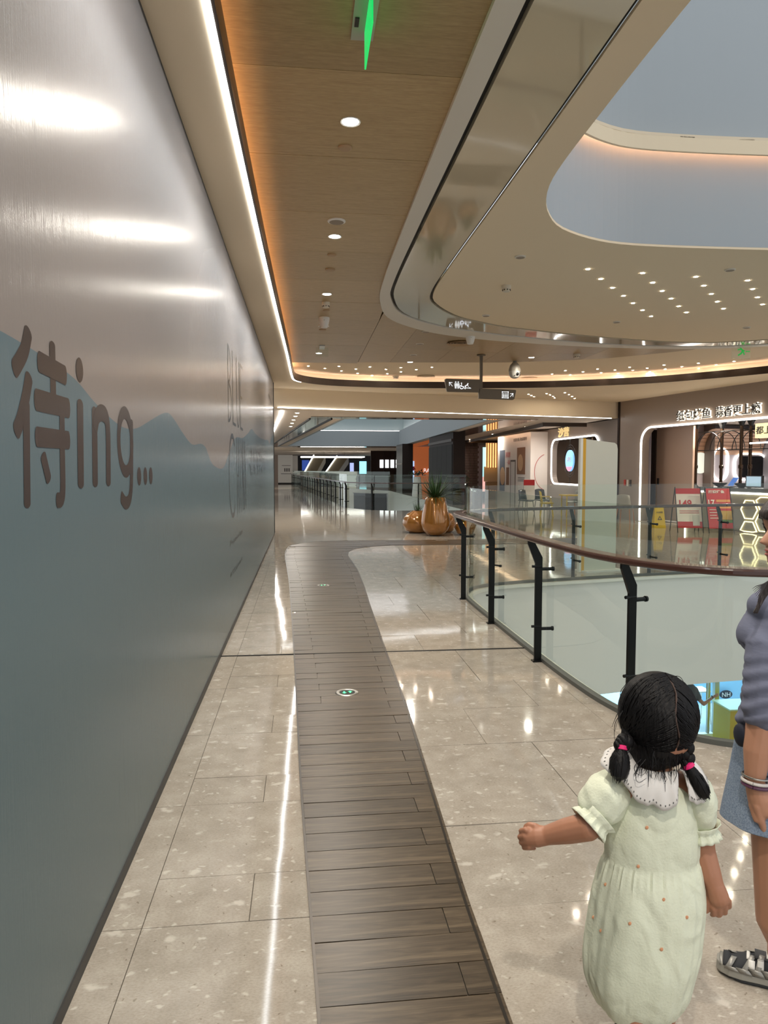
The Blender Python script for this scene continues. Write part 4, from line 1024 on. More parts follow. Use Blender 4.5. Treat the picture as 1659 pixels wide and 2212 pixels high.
q = aty(1063,975,37); sl = thing('slatted_light_wall', 'warm lit wooden slat panel of a shop beyond the hoarding', 'panel', (q.x+0.1,37.2,0)); MB().box((0,0,2.3),(0.75,0.05,1.3)).build('backlight', mat('amber_backlight', rgb(255,180,90), 0.5, emit=(1,0.55,0.2,1), estr=1.3), sl)
for k in range(6): MB().box((-0.34+0.136*k,-0.06,2.3),(0.045,0.05,1.34)).build('slat', mat('oak_slat', rgb(190,120,60), 0.5), sl)
MB().box((0,0.0,0.45),(0.75,0.3,0.9)).build('counter_front', mat('tan_front', rgb(150,120,84), 0.5), sl); MB().box((0,0.4,1.3),(0.75,0.05,0.8)).build('back_panel', mat('pale_back', rgb(190,170,140), 0.5), sl)
pb = thing('floor_plant', 'leafy plant with a small lamp standing before the brick pier', 'plant', (8.1,36.0,0)); MB().box((0,0,0.35),(0.6,0.4,0.7)).build('trough', mat('brown_trough', rgb(86,70,56), 0.6), pb)
M_LEAF = mat('dark_leaf', rgb(34,56,30), 0.5); fb = MB()
for k in range(160):
    c = Vector((random.gauss(0,0.22),random.gauss(0,0.15),0.95+random.gauss(0,0.26))); d = Vector((random.uniform(-1,1),random.uniform(-1,1),random.uniform(-.3,1))).normalized()*0.13; s_ = d.orthogonal().normalized()*0.04
    fb.add([c,c+d*0.5+s_,c+d,c+d*0.5-s_],[(0,1,2,3)])
o = fb.build('foliage', M_LEAF, pb); o['kind'] = 'stuff'
o = MB().ellipsoid((0.05,-0.2,0.8),(0.12,0.12,0.05)).build('white_lamp', mat('lit_globe', rgb(255,250,240), 0.5, emit=(1,0.95,0.85,1), estr=2), pb, True)
# dark clad column block
dk = thing('clad_column', 'large dark brown panelled column block behind the gold planters', 'column', (6.55,31.0,0)); MB().box((0.27,2.9,1.6),(0.54,6.0,3.2)).build('core', M_DARKBROWN, dk)
for k in range(5): MB().box((-0.012,0.62+1.17*k,1.42),(0.024,1.155,2.5)).build('panel', mat('dark_panel', rgb(20,16,15), 0.5, spec=0.1), dk)
MB().box((-0.03,2.95,2.85),(0.06,5.9,0.12)).build('head_trim', M_BROWN, dk); MB().box((0.27,-0.115,0.62),(0.5,0.02,1.2)).build('mirror_panel', mat('dark_mirror', rgb(70,72,72), 0.05, 0.9), dk)
dk2 = thing('clad_column', 'smaller dark clad column further down the far atrium', 'column', (6.4,46.0,0)); MB().box((0.35,1.5,1.6),(0.7,3.0,3.2)).build('core', mat('dark_green_black', rgb(30,32,28), 0.4), dk2); MB().box((-0.02,1.5,1.9),(0.04,3.0,0.05)).build('shelf', M_GREYWALL, dk2); MB().box((0.35,-0.01,1.6),(0.68,0.02,3.18)).build('panel', M_DARKBROWN, dk2)
# orange shop
q = aty(885,1000,52); os_ = thing('orange_shop_front', 'orange lit shop front with white lettering panel between the dark columns', 'shop front', (q.x,52,0)); MB().box((1.0,0.1,1.6),(3.6,0.1,3.2)).build('back', mat('orange_wall', rgb(190,84,44), 0.5, emit=(0.9,0.25,0.08,1), estr=0.25), os_)
MB().box((-0.05,-0.1,1.2),(0.75,0.06,1.9)).build('lit_poster', mat('lit_blue_poster', rgb(170,200,240), 0.4, emit=(0.5,0.68,1,1), estr=0.9), os_)
for k in range(3): MB().box((-0.2+0.22*k,-0.14,0.8+0.4*k),(0.18,0.02,0.3)).build('picture', mat('magenta_print', rgb(210,80,140), 0.5), os_)
text_on('lettering', 'BAR', mat('lit_pale', rgb(255,240,230), 0.5, emit=(1,0.9,0.85,1), estr=0.8), os_, (1.05,-0.02,1.3), (1,0,0), (0,0,1), 0.7, 0.3, 0.01)
# ================================================================== FAR HALL CEILING
OP2 = [(1.35,23.4),(6.15,23.4),(6.9,51.5),(-1.0,51.5)]
ZF = 3.22
cf = MB(); lo_ = [[Vector((p[0],p[1],0)) for p in lp] for lp in ([(-9,19.3),(-0.8,19.3),(10.0,22.2),(14,22.2),(14,96),(-9,96)], OP2)]
cf.add([(p.x,p.y,ZF) for lp in lo_ for p in lp],[tuple(t) for t in tessellate_polygon(lo_)]); o = cf.build('ceiling', mat('far_ceiling_paint', rgb(216,202,186), 0.7, spec=0.25)); struct(o, 'pale ceiling of the far hall')
loop2 = OP2[::-1]+[OP2[-1]]          # clockwise, outside lies on the left
def closed_strip(lp, z0, z1, th):
    return wallstrip(lp, z0, z1, th)
o = closed_strip(loop2,ZF-0.01,4.30,0.1).build('wall_far_atrium', M_WELL); struct(o, 'pale blue wall of the far atrium opening')
big = [(1.35-0.35,23.0),(6.5,23.0),(7.3,52.0),(-1.4,52.0)]; lb2 = big[::-1]+[big[-1]]
o = closed_strip(lb2,4.35,8.0,0.1).build('wall_far_atrium_upper', mat('blue_green_plaster', rgb(164,180,182), 0.9)); struct(o)
o = closed_strip([(p[0],p[1]) for p in [(1.2,23.2),(6.3,23.2),(7.05,51.7),(-1.15,51.7)][::-1]]+[(-1.15,51.7)],4.32,4.34,0.05).build('cove_light', M_COVEPINK); tag(o, 'peach cove light in the ledge of the far atrium', 'cove light')
M_MIRROR = mat('mirror_ceiling_band', rgb(170,160,150), 0.06, 0.85)
for i, poly in enumerate(([(0.25,23.2),(0.95,23.2),(-1.75,52),(-2.3,52)], [(6.6,23.0),(7.7,23.0),(8.3,52),(7.3,52)], [(0.25,22.4),(7.7,22.9),(7.7,23.1),(0.25,23.1)], [(-2.2,52.4),(8.2,52.4),(8.2,54),(-2.2,54)])):
    o = MB().prism(poly,ZF-0.02,ZF-0.004).build('trim_%d' % (20+i), M_MIRROR); struct(o, 'mirror band in the far ceiling')
for i, pts in enumerate(([(0.95,23.2),(-1.75,52)],[(0.25,23.2),(-2.3,52)])):
    o = wallstrip(pts,ZF-0.05,ZF,0.05).build('trim_%d' % (26+i), M_BLACK); struct(o, 'black slot in the far ceiling')
for i, (poly, lab) in enumerate(([[(-0.55,20.2),(-0.62,21.8),(-1.6,37.0)], 'white LED strip bending along the far left ceiling'],)):
    z = ZF-0.03 if i < 2 else 2.85
    o = wallstrip(poly,z,z+0.02,0.07 if i < 2 else 0.16).build('led_strip', M_LED); tag(o, lab, 'strip light')
for i, (a, b_) in enumerate((((8.3,24.2),(9.9,24.2)),((8.4,24.4),(9.3,40.0)),((8.6,40),(11.5,40)))):
    o = wallstrip([a,b_],ZF-0.16,ZF-0.02,0.05).build('trim_%d' % (30+i), M_BROWN); struct(o, 'dark bronze band under the far ceiling')
o = wallstrip([(8.7,24.6),(9.55,40.0)],ZF-0.03,ZF-0.02,0.04).build('cove_light', M_COVE); tag(o, 'warm cove light above the white hoarding box', 'cove light')
# far walls
for nm, c, d, m, lab in (('wall_far_left',(-1.85,75,1.5),(1.5,0.2,3.0),M_WHITE,'white far wall with small printed diagrams'),('wall_far_left_side',(-1.05,80,1.5),(0.9,0.2,3.0),mat('pale_grey_far', rgb(190,186,180), 0.5),'grey far wall'),('wall_far_end',(3,92,2.0),(26,0.3,4.0),mat('dark_far_wall', rgb(38,34,34), 0.6),'dark shop fronts at the far end'),('wall_far_left_return',(-3.6,75,1.5),(2.0,0.2,3.0),M_GREYWALL,'dark wall'),('wall_far_right',(12.2,48,1.6),(0.2,30,3.2),M_GREYWALL,None)):
    o = MB().box(c,d).build(nm, m); struct(o, lab)
    if nm == 'wall_far_left':
        for k in range(3): MB().box((-1.9+0.22*k,74.89,1.45),(0.12,0.02,0.35)).build('printed_figure', MATS['grey_ink'], o)
        MB().box((-1.75,74.89,1.05),(1.1,0.02,0.05)).build('printed_line', MATS['grey_ink'], o); MB().box((-1.75,74.89,1.9),(0.9,0.02,0.05)).build('printed_line', MATS['grey_ink'], o)
        MB().box((-1.85,74.88,0.06),(1.5,0.03,0.12)).build('skirting', M_BLACK, o)
dw = aty(806,1000,60); de = aty(872,1000,60)
wd = MB().box(((dw.x+de.x)/2,60,1.55),(de.x-dw.x+0.4,0.2,3.1)).build('wall_far_windows', M_DARKBROWN); struct(wd, 'dark wall with four lit arched windows')
for k in range(4):
    q = aty(824+11.5*k,998,60); 
    wn = MB().box((q.x,59.87,q.z-0.15),(0.30,0.05,0.68)).build('window_%d' % (k+1), mat('lit_window', rgb(255,255,255), 0.5, emit=(0.95,0.98,1,1), estr=1.6)); struct(wn)
    MB().box((q.x+0.22,59.86,1.5),(0.03,0.06,3.0)).build('fin', M_BLACK, wd)
for i, (px0, py0, px1, py1, lab) in enumerate(((655,1018,678,986,'far escalator with a bright left edge'),(700,1018,728,988,'far escalator with a warm lit edge'))):
    a, b_ = aty(px0,py0,78), aty(px1,py1,80)
    e = thing('escalator', lab, 'escalator', (a.x,78,0)); d = b_-a
    mb = MB(); W2 = 1.3
    mb.add([(0,0,0.1),(W2,0,0.1),(d.x+W2,2,d.z+0.6),(d.x,2,d.z+0.6),(0,0,0.9),(W2,0,0.9),(d.x+W2,2,d.z+1.4),(d.x,2,d.z+1.4)],[(0,1,2,3),(4,7,6,5),(0,4,5,1),(1,5,6,2),(2,6,7,3),(3,7,4,0)]); mb.build('truss', mat('olive_grey_escalator', rgb(112,104,86), 0.4), e)
    MB().tube([(0,-0.05,0.95),(d.x,1.95,d.z+1.45)],0.06,6).build('handrail_light', M_LEDSOFT, e)
o = thing('pendant_light_frame', 'glowing rectangular pendant frame hanging at the far end', 'pendant light', (2.0,68,2.7))
for a, b_ in (((-2.2,0,0),(3.8,0,0)),((-2.2,3,0),(3.8,3,0)),((-2.2,0,0),(-2.2,3,0)),((3.8,0,0),(3.8,3,0))): MB().tube([a,b_],0.05,6).build('bar', M_LEDSOFT, o)
for sx in (0,2): MB().tube([(sx,1,0),(sx,1,0.5)],0.01,4).build('cord', M_BLACK, o)
for i, (px, py, w_, h_, col, lab) in enumerate(((660,1005,0.9,1.3,(40,60,120),'dim blue lit shop window left of the escalators'),(732,1005,0.8,1.5,(70,110,190),'blue lit arched shop window between the far shops'),(760,1010,0.5,1.2,(150,160,200),'row of pale lit panels in the far shop'),(784,1010,0.9,1.6,(150,220,235),'bright white and blue display at the far end'))):
    q = aty(px,py,91.78); o = MB().box((q.x,q.y,q.z),(w_,0.1,h_)).build('lit_shop_panel', mat('shop_glow_%d' % i, rgb(*col), 0.5, emit=rgb(*col), estr=1.4)); tag(o, lab, 'lit panel')
kd = MB().box((2.6,71,0.65),(5.5,0.3,1.3)).build('white_kiosk_wall', mat('white_kiosk', rgb(190,194,186), 0.5)); tag(kd, 'low white kiosk wall beyond the far atrium', 'kiosk')
# ---- far atrium balustrade and fascia
V2 = [(6.2,51.0),(6.2,40.0),(6.2,26.8),(3.2,26.85),(2.4,27.6),(1.77,29.0),(-1.03,69.0),(6.2,51.0)]
V2o = V2[::-1]
fa2 = wallstrip(V2[::-1], -1.74, -0.01, -0.2).build('wall_fascia_far', M_FASCIA); struct(fa2, 'white fascia of the far atrium')
lf2 = MB().box((3,45,-4.4),(24,60,0.1)).build('floor', mat('lower_far_floor', rgb(150,156,156), 0.2)); struct(lf2)
def simple_rail(line, spacing, label):
    root = thing('glass_balustrade', label, 'balustrade'); L = seglen(line)
    wallstrip(offset2(line,0.03),1.02,1.06,0.08).build('handrail', M_HANDRAIL, root)
    n = max(1,int(L[-1]/spacing)); 
    for i in range(n+1):
        t = L[-1]*i/n; s = sub_line(line,max(0,t-0.02),min(L[-1],t+0.02)); d = (s[-1]-s[0]).normalized(); nr = Vector((-d.y,d.x)); p = s[0]
        c = Vector((p.x,p.y,0))+Vector((nr.x,nr.y,0))*0.06
        mb = MB(); mb.box(c+Vector((0,0,0.46)),(0.06,0.05,0.92),math.atan2(nr.y,nr.x)); mb.tube([c+Vector((0,0,0.9)),c+Vector((nr.x*0.04,nr.y*0.04,1.03))],0.03,6)
        for z in (0.27,0.77): mb.cyl(c-Vector((nr.x,nr.y,0))*0.13+Vector((0,0,z)),c+Vector((nr.x,nr.y,0))*0.05+Vector((0,0,z)),0.018,6)
        mb.build('post', M_BLKMETAL, root)
        if i < n: wallstrip(sub_line(line,t+0.01,L[-1]*(i+1)/n-0.01),0.0,1.37,0.013).build('glass_pane', M_GLASS, root)
    return root
simple_rail([Vector(p) for p in [(6.2,26.8),(3.2,26.85),(2.4,27.6),(1.77,29.0)]],1.55,'glass balustrade across the near side of the far atrium')
simple_rail([Vector(p) for p in [(1.77,29.0),(-1.03,69.0)]],1.75,'long row of black posts and glass down the left of the far atrium')
simple_rail([Vector(p) for p in [(-1.03,69.0),(6.2,51.0)]],2.6,'glass balustrade on the far side of the far atrium')
q0 = aty(763,1070,60); bs = thing('hanging_banner_screen', 'black rectangular screen hung on the white fascia of the far atrium', 'screen', (0,0,0))
a = Vector((1.9,61.6,0)); b_ = Vector((4.2,55.8,0))
c0, c1 = aty(763,1080,60.5), aty(831,1080,58.0)
mb = MB(); mb.add([(3.95,56.15,-0.34),(5.9,51.3,-0.26),(5.9,51.3,-1.6),(3.95,56.15,-1.6),(4.03,56.18,-0.34),(5.98,51.33,-0.26),(5.98,51.33,-1.6),(4.03,56.18,-1.6)],[(0,1,2,3),(4,7,6,5),(0,4,5,1),(1,5,6,2),(2,6,7,3),(3,7,4,0)]); mb.build('panel', mat('black_screen', rgb(6,6,7), 0.6, spec=0.1), bs); MB().tube([(3.9,56.25,-0.33),(6.0,51.05,-0.22)],0.03,6).build('rod', M_BLACKPLASTIC, bs)
# ---- planters
M_GOLD = mat('gold_lacquer', rgb(156,104,42), 0.16, 0.35, coat=1.0)
def pot(name, label, loc, prof, plant, group=None):
    r = thing(name, label, 'planter', loc, 0, group); MB().lathe(prof,n=40).build('pot', M_GOLD, r, True)
    h = prof[-1][1]; rt = prof[-1][0]; MB().disc((0,0,h-0.04),rt*0.98,n=24).build('soil', mat('soil', rgb(34,26,20), 0.9), r)
    f = MB(); nl, ln, wd_, up = plant
    for k in range(nl):
        a = random.uniform(0,2*PI); el = random.uniform(0.15,1.45)**1.0; L_ = ln*random.uniform(0.7,1.1); r0 = random.uniform(0,rt*0.5)
        p = Vector((r0*math.cos(a),r0*math.sin(a),h-0.02)); d = Vector((math.cos(a)*math.cos(el),math.sin(a)*math.cos(el),math.sin(el)*up)).normalized(); s_ = Vector((-math.sin(a),math.cos(a),0)); rows_ = []
        for i in range(6):
            t = i/5; wv = wd_*(math.sin(PI*min(1,t*0.85+0.15)))*(1-t*0.75); rows_.append([p-s_*wv,p+Vector((0,0,wv*0.3)),p+s_*wv]); d = (d+Vector((0,0,-0.16*(1-el/1.6)))).normalized(); p = p+d*(L_/5)
        f.grid(rows_)
    o = f.build('foliage', M_LEAF2, r, True); o['kind'] = 'stuff'
    return r
M_LEAF2 = mat('strap_leaf', rgb(44,72,38), 0.4)
pot('gold_planter', 'tall glossy gold planter with a spiky dark green plant', (3.13,16.75,0), [(0.12,0),(0.2,0.03),(0.30,0.14),(0.345,0.27),(0.345,0.36),(0.32,0.52),(0.27,0.74),(0.235,0.91),(0.225,0.92)], (190,0.72,0.014,1.0))
pot('gold_planter', 'squat gold planter at the left behind the tall one', (2.83,17.55,0), [(0.2,0),(0.30,0.06),(0.38,0.22),(0.36,0.36),(0.26,0.48),(0.16,0.54),(0.15,0.55)], (30,0.28,0.012,1.3))
pot('gold_planter', 'gold planter half hidden behind the right of the tall one', (3.53,17.6,0), [(0.15,0),(0.22,0.05),(0.28,0.2),(0.25,0.36),(0.18,0.46),(0.12,0.5),(0.11,0.5)], (24,0.25,0.014,1.2))
pot('gold_planter', 'small round gold planter with leafy plant by the handrail end', (3.86,16.75,0), [(0.13,0),(0.2,0.05),(0.26,0.18),(0.23,0.3),(0.15,0.37),(0.12,0.38)], (60,0.34,0.03,1.0))
pot('gold_planter', 'far gold planter behind the glass of the far atrium', (1.9,68.9,0), [(0.3,0),(0.6,0.1),(0.85,0.45),(0.75,0.8),(0.5,1.0),(0.48,1.0)], (30,0.5,0.05,1.0))
wp = thing('white_planter', 'tall tapered white planter with low greenery beside the far column', 'planter', (6.9,43.0,0)); MB().lathe([(0.32,0),(0.22,1.1),(0.2,1.1)],n=20).build('pot', M_WHITE, wp, True); f = MB()
for k in range(80):
    c = Vector((random.gauss(0,0.22),random.gauss(0,0.2),1.15+abs(random.gauss(0,0.14)))); d = Vector((random.uniform(-1,1),random.uniform(-1,1),random.uniform(-.2,1))).normalized()*0.2; s_ = d.orthogonal().normalized()*0.04; f.add([c,c+d*0.5+s_,c+d,c+d*0.5-s_],[(0,1,2,3)])
o = f.build('foliage', M_LEAF, wp); o['kind'] = 'stuff'
# ================================================================== CEILING FITTINGS
def downlight(label, p, power=44, r=0.055, group='round downlights in the wood ceiling', col=(1,0.93,0.82), lit=True):
    t = thing('downlight', label, 'ceiling light', p, 0, group)
    MB().lathe([(r,-0.002),(r+0.012,-0.006),(r+0.014,-0.002),(r+0.014,0.0)],n=24).build('rim', M_WHITE, t, True)
    if lit:
        MB().disc((0,0,-0.003),r,n=24,flip=True).build('lens', M_LAMP, t)
        l = bpy.data.lights.new('downlight_lamp','AREA'); l.shape = 'DISK'; l.size = r*2; l.energy = power; l.color = col; l.spread = math.radians(160)
        lo = bpy.data.objects.new('lamp', l); COL.objects.link(lo); lo.parent = t; lo.location = (0,0,-0.008)
    else: MB().disc((0,0,0.01),r,n=24,flip=True).build('lens', mat('unlit_lens', rgb(190,178,160), 0.4), t)
    return t
LBL = {4.92:'nearest bright round downlight in the wood ceiling',7.30:'second round downlight in the walkway row',9.68:'third round downlight beside the smoke detector',14.59:'last round downlight of the walkway row behind the hanging exit sign',2.54:'round downlight overhead before the first one in view',0.16:'round downlight just behind the viewer',-2.0:'round downlight further behind the viewer'}
for yy, lb_ in LBL.items(): downlight(lb_, (0.33,yy,ZC-0.001))
for (px, py, lb_) in ((886,782,'downlight at the far edge of the wood ceiling above the hanging sign'),(1148,772,'downlight on the wood ceiling right of the camera dome')):
    q = atz(px,py,ZC); downlight(lb_, (q.x,q.y,ZC-0.001), 60 if px < 1000 else 16)
for i, (px, py) in enumerate(((647,884),(642,892),(638,899),(634,907),(631,914),(628,921))):
    q = atz(px,py,ZF); downlight('small downlight in the row along the far left ceiling', (q.x,q.y,ZF-0.002), 30, 0.06, 'downlights along the far left ceiling')
for i, (x, yy) in enumerate(((8.6,27),(8.9,33),(9.2,39),(3.0,60),(5.0,66),(0.0,60),(-3,45),(-3,58))):
    downlight(('downlight above the far shop window','downlight above the white hoarding','downlight above the brick pier','downlight over the far side of the far atrium','downlight near the far pendant frame','downlight by the far white wall','downlight over the far left corridor','downlight over the far end of the left corridor')[i], (x,yy,ZF-0.002), 60, 0.06, 'downlights in the far hall')
for i, (s, n) in enumerate(((2.6,1.4),(4.6,2.6),(6.4,1.6),(8.4,2.0))):
    p = FP(s,n,2.995); downlight('warm downlight in the restaurant ceiling', p, 110, 0.06, 'downlights inside the restaurant', (1,0.86,0.7))
for i, yy in enumerate((23.6,26.6)): downlight('warm downlight inside the far shop window', (11.2,yy,3.185), 35, 0.06, 'downlights inside the far shop', (1,0.86,0.7))
# star-like small lamps
def star(p, group, label, r=0.03):
    o = obj('spot_lamp', STARM); o.location = p; tag(o, label, 'ceiling light', group); return o
_b = MB(); _b.disc((0,0,-0.0012),0.022,n=14,flip=True); STARM = _b.mesh('spot_lamp'); STARM.materials.append(M_STAR)
Z5 = lambda zx, zy: (560+zx*0.66245, 400+zy*0.66225)
ST_A = [(1072,274),(1114,306),(1152,335),(1188,361),(1219,385),(1250,408),(1278,428),(1250,287),(1283,318),(1314,345),(1343,370),(1368,395),(1393,415),(1424,299),(1450,328),(1474,355),(1494,380),(1514,403),(1593,311),(1609,339),(1625,366),(1641,389)]
for a, b_ in ST_A:
    q = atz(*Z5(a,b_), ZC-0.011); star(q, 'tiny lamps in the cream ceiling round the atrium opening', 'tiny round lamp scattered in the cream ceiling round the atrium opening')
ST_B = [(160,590),(214,598),(260,591),(268,606),(315,600),(361,593),(321,614),(368,621),(413,601),(418,615),(462,595),(462,609),(512,602),(563,594)]
for a, b_ in ST_B:
    q = atz(*Z5(a,b_), 3.999); star(q, 'tiny lamps in the recessed ceiling left of the hanging sign', 'tiny round lamp in the recessed ceiling left of the hanging sign')
ST_C = [(955,616),(998,605),(1014,619),(1056,609),(1071,622),(1103,600),(1115,612),(1126,625),(1160,603),(1170,614),(1180,627),(1208,594),(1218,604),(1228,617),(1236,630),(1265,597),(1273,609),(1280,622),(1320,587),(1324,600),(1330,615),(1378,592),(1380,605),(1432,581),(1434,597),(1490,586),(1548,575)]
for a, b_ in ST_C:
    q = atz(*Z5(a,b_), 3.999); star(q, 'tiny lamps in the recessed ceiling right of the camera dome', 'tiny round lamp in the recessed ceiling right of the camera dome')
ST_D = [(878,682),(887,686),(896,690),(937,680),(948,684),(958,689),(963,694),(997,677),(1010,683),(1020,689),(1028,696)]
for a, b_ in ST_D:
    q = atz(*Z5(a,b_), 3.699); star(q, 'tiny lamps in the soffit before the bulkhead', 'tiny round lamp in the soffit just before the bulkhead')
# speakers, sensors, detectors
def disc_fit(name, label, cat, px, py, z, r, m, inner=None, h=0.015):
    q = atz(px,py,z); t = thing(name, label, cat, q)
    MB().lathe([(r*0.8,-h),(r,-h*0.6),(r,0)],n=24).build('ring', m, t, True); MB().disc((0,0,-h-0.0005),r*0.8,n=24,flip=True).build('grille', inner or m, t); return t
M_FITGREY = mat('grey_grille', rgb(150,136,120), 0.6); M_TAN = mat('tan_cover', rgb(176,146,112), 0.5)
disc_fit('ceiling_speaker','round white ceiling speaker before the second downlight','speaker',727,477,ZC,0.085,M_WHITE,M_FITGREY)
disc_fit('sprinkler_cover','tan sprinkler cover just past the nearest downlight','cover',745,318,ZC,0.05,M_TAN); disc_fit('sprinkler_cover','tan sprinkler cover past the second downlight','cover',717,550,ZC,0.05,M_TAN); disc_fit('sensor_disc','round flush sensor between the second and third downlights','sensor',713,582,ZC,0.06,M_TAN)
disc_fit('sensor_disc','small flush disc behind the smoke detector','sensor',705,670,ZC,0.05,M_TAN); disc_fit('ceiling_speaker','small white speaker ring under the white dome camera','speaker',699,704,ZC,0.09,M_WHITE,M_FITGREY); disc_fit('sprinkler_cover','pale cover behind the white dome camera','cover',697,712,ZC,0.06,M_TAN)
def detector(label, px, py, z, r=0.055):
    q = atz(px,py,z); t = thing('smoke_detector', label, 'smoke detector', q); MB().lathe([(r*0.7,-0.075),(r*0.8,-0.07),(r*0.8,-0.045),(r,-0.035),(r,0)],n=20).build('body', mat('ivory_plastic', rgb(214,204,184), 0.5), t, True)
    for k in range(8): a = 2*PI*k/8; MB().box((r*0.82*math.cos(a),r*0.82*math.sin(a),-0.058),(0.012,0.012,0.014),a).build('slot', M_BLACKPLASTIC, t)
    return t
detector('ivory smoke detector past the third downlight',704,653,ZC); detector('ivory smoke detector on the cream ceiling by the atrium opening',1094,617,ZC-0.01,0.06); detector('smoke detector at the right of the wood ceiling',1246,765,ZC,0.07); detector('smoke detector on the far recessed ceiling',855,812,4.0,0.08)
def dome(label, px, py, z, s=1.0):
    q = atz(px,py,z); t = thing('dome_camera', label, 'camera', q); MB().lathe([(0.03*s,-0.16*s),(0.05*s,-0.155*s),(0.07*s,-0.1*s),(0.085*s,-0.03*s),(0.085*s,0)],n=20).build('body', M_WHITE, t, True); MB().ellipsoid((0.0,-0.07*s,-0.05*s),(0.012,0.012,0.012),8,6).build('lens', M_BLACKPLASTIC, t); return t
dome('white dome camera in the walkway row',700,686,ZC); dome('white dome camera on the wood ceiling above the hanging sign',1016,724,ZC)
for (px, py, z, lb_) in ((1124,554,ZC-0.01,'flush white sensor on the cream ceiling near the atrium corner'),(1577,582,ZC-0.01,'flush sensor at the right of the cream ceiling'),(1050,681,ZC-0.01,'flush sensor beside the glossy band'),(1332,695,ZC-0.01,'dark flush sensor beyond the tiny lamps'),(1613,707,ZC-0.01,'flush sensor at the far right of the cream ceiling')): disc_fit('sensor_disc',lb_,'sensor',px,py,z,0.06,M_RIM,M_FITGREY)
for (px, py, lb_) in ((920,716,'unlit recessed lamp left of the round vent'),(907,742,'unlit recessed lamp nearer the wood edge'),(893,766,'unlit recessed lamp at the wood ceiling edge')): disc_fit('recessed_lamp',lb_,'ceiling light',px,py,ZC,0.075,M_RIM,M_FITGREY)
def vent(label, px, py, z, r):
    q = atz(px,py,z); t = thing('round_vent', label, 'vent', q)
    for k in range(4): rr_ = r*(1-0.22*k); MB().lathe([(rr_*0.86,-0.012),(rr_,-0.03+0.004*k),(rr_,-0.022),(rr_*0.88,0)],n=28,caps=False).build('vane', M_TAN if z == ZC else M_CREAM2, t, True)
    MB().disc((0,0,-0.001),r*0.95,n=24,flip=True).build('throat', M_BLACK, t)
vent('round air vent in the wood ceiling above the hanging sign',993,740,ZC,0.24); vent('round air vent in the recessed ceiling left of the hanging sign',920,812,4.0,0.24); vent('round air vent in the recessed ceiling right of the camera dome',1143,816,4.0,0.24)
# PTZ camera
q = atz(1112,780,ZC); pc = thing('ptz_camera', 'grey hanging security camera dome with black lens', 'camera', (q.x,q.y,3.97))
MB().cyl((0,0,0.03),(0,0,-0.09),0.04,12).build('stem', M_GREY, pc); MB().lathe([(0.05,-0.08),(0.10,-0.14),(0.125,-0.22),(0.13,-0.27)],n=24).build('hood', mat('warm_grey_shell', rgb(150,142,130), 0.4), pc, True)
MB().lathe([(0.125,-0.27),(0.12,-0.33),(0.09,-0.40),(0.04,-0.425),(0.001,-0.43)],n=24).build('camera_head', mat('pale_shell', rgb(190,186,178), 0.35), pc, True); MB().ellipsoid((0.03,-0.105,-0.335),(0.036,0.03,0.036),14,8).build('lens', M_BLACKPLASTIC, pc, True)
for sx in (-1,1):
    for k in range(3): MB().ellipsoid((0.03+sx*0.058,-0.098,-0.30-0.035*k),(0.011,0.01,0.011),8,6).build('infrared_lamp', M_BLACKPLASTIC, pc)
# hanging direction sign
hs = thing('hanging_sign', 'taupe hanging direction sign with white toilet and lift symbols', 'sign', (3.61,14.42,0))
MB().box((0.02,0,3.58),(0.055,0.055,0.70)).build('pole', M_SIGNGREY, hs); MB().lathe([(0.09,3.915),(0.09,3.90),(0.04,3.89)],n=18,c=(0.02,0,0)).build('ceiling_rose', M_SIGNGREY, hs)
def plate(name, poly, y0=-0.035, y1=0.035):
    k = len(poly); b = MB(); b.add([(x,y0,z) for x,z in poly]+[(x,y1,z) for x,z in poly],[tuple(range(k)),tuple(range(2*k-1,k-1,-1))]+[(i,(i+1)%k,(i+1)%k+k,i+k) for i in range(k)]); return b.build(name, M_SIGNGREY, hs, bevel=0.006)
plate('upper_panel',[(-0.005,3.155),(-0.005,3.415),(-0.70,3.425),(-0.74,3.41),(-0.735,3.38),(-0.695,3.175),(-0.67,3.16)])
plate('lower_panel',[(-0.03,3.03),(-0.03,3.225),(0.005,3.235),(0.74,3.215),(0.755,3.20),(0.72,3.03),(0.69,3.01)])
def sym(name, polys, parent=hs, yy=-0.0365):
    b = MB()
    for p in polys: b.add([(x,yy,z) for x,z in p],[tuple(t) for t in tessellate_polygon([[Vector((x,z,0)) for x,z in p]])])
    me = bpy.data.meshes.new(name); me.from_pydata(b.v,[],b.f); me.materials.append(M_SYMBOL); return obj(name, me, parent)
def line2(pts, w):
    out = []
    for i in range(len(pts)-1):
        a, c = Vector(pts[i]), Vector(pts[i+1]); t = (c-a).normalized(); n = Vector((-t.y,t.x))*w/2; e = t*w/2; out.append([(a-n-e)[:],(c-n+e)[:],(c+n+e)[:],(a+n-e)[:]])
    return out
circ = lambda cx, cz, r, n=16: [(cx+r*math.cos(2*PI*k/n),cz+r*math.sin(2*PI*k/n)) for k in range(n)]
sym('arrow_symbol', line2([(-0.645,3.345),(-0.585,3.275)],0.014)+line2([(-0.645,3.285),(-0.645,3.345),(-0.588,3.345)],0.014))
for dx in (-0.515,-0.462): sym('figure_symbol', [circ(dx,3.353,0.017), [(dx-0.026,3.33),(dx+0.026,3.33),(dx+0.026,3.27),(dx+0.018,3.27),(dx+0.018,3.225),(dx-0.018,3.225),(dx-0.018,3.27),(dx-0.026,3.27)]])
wc_ = [circ(-0.395,3.335,0.013)]+line2([(-0.395,3.318),(-0.39,3.27),(-0.355,3.265),(-0.335,3.23)],0.016)+line2([(-0.41+0.0,3.285)]+[(-0.392+0.036*math.cos(a),3.257+0.036*math.sin(a)) for a in [2.2+3.6*k/10 for k in range(11)]],0.011)
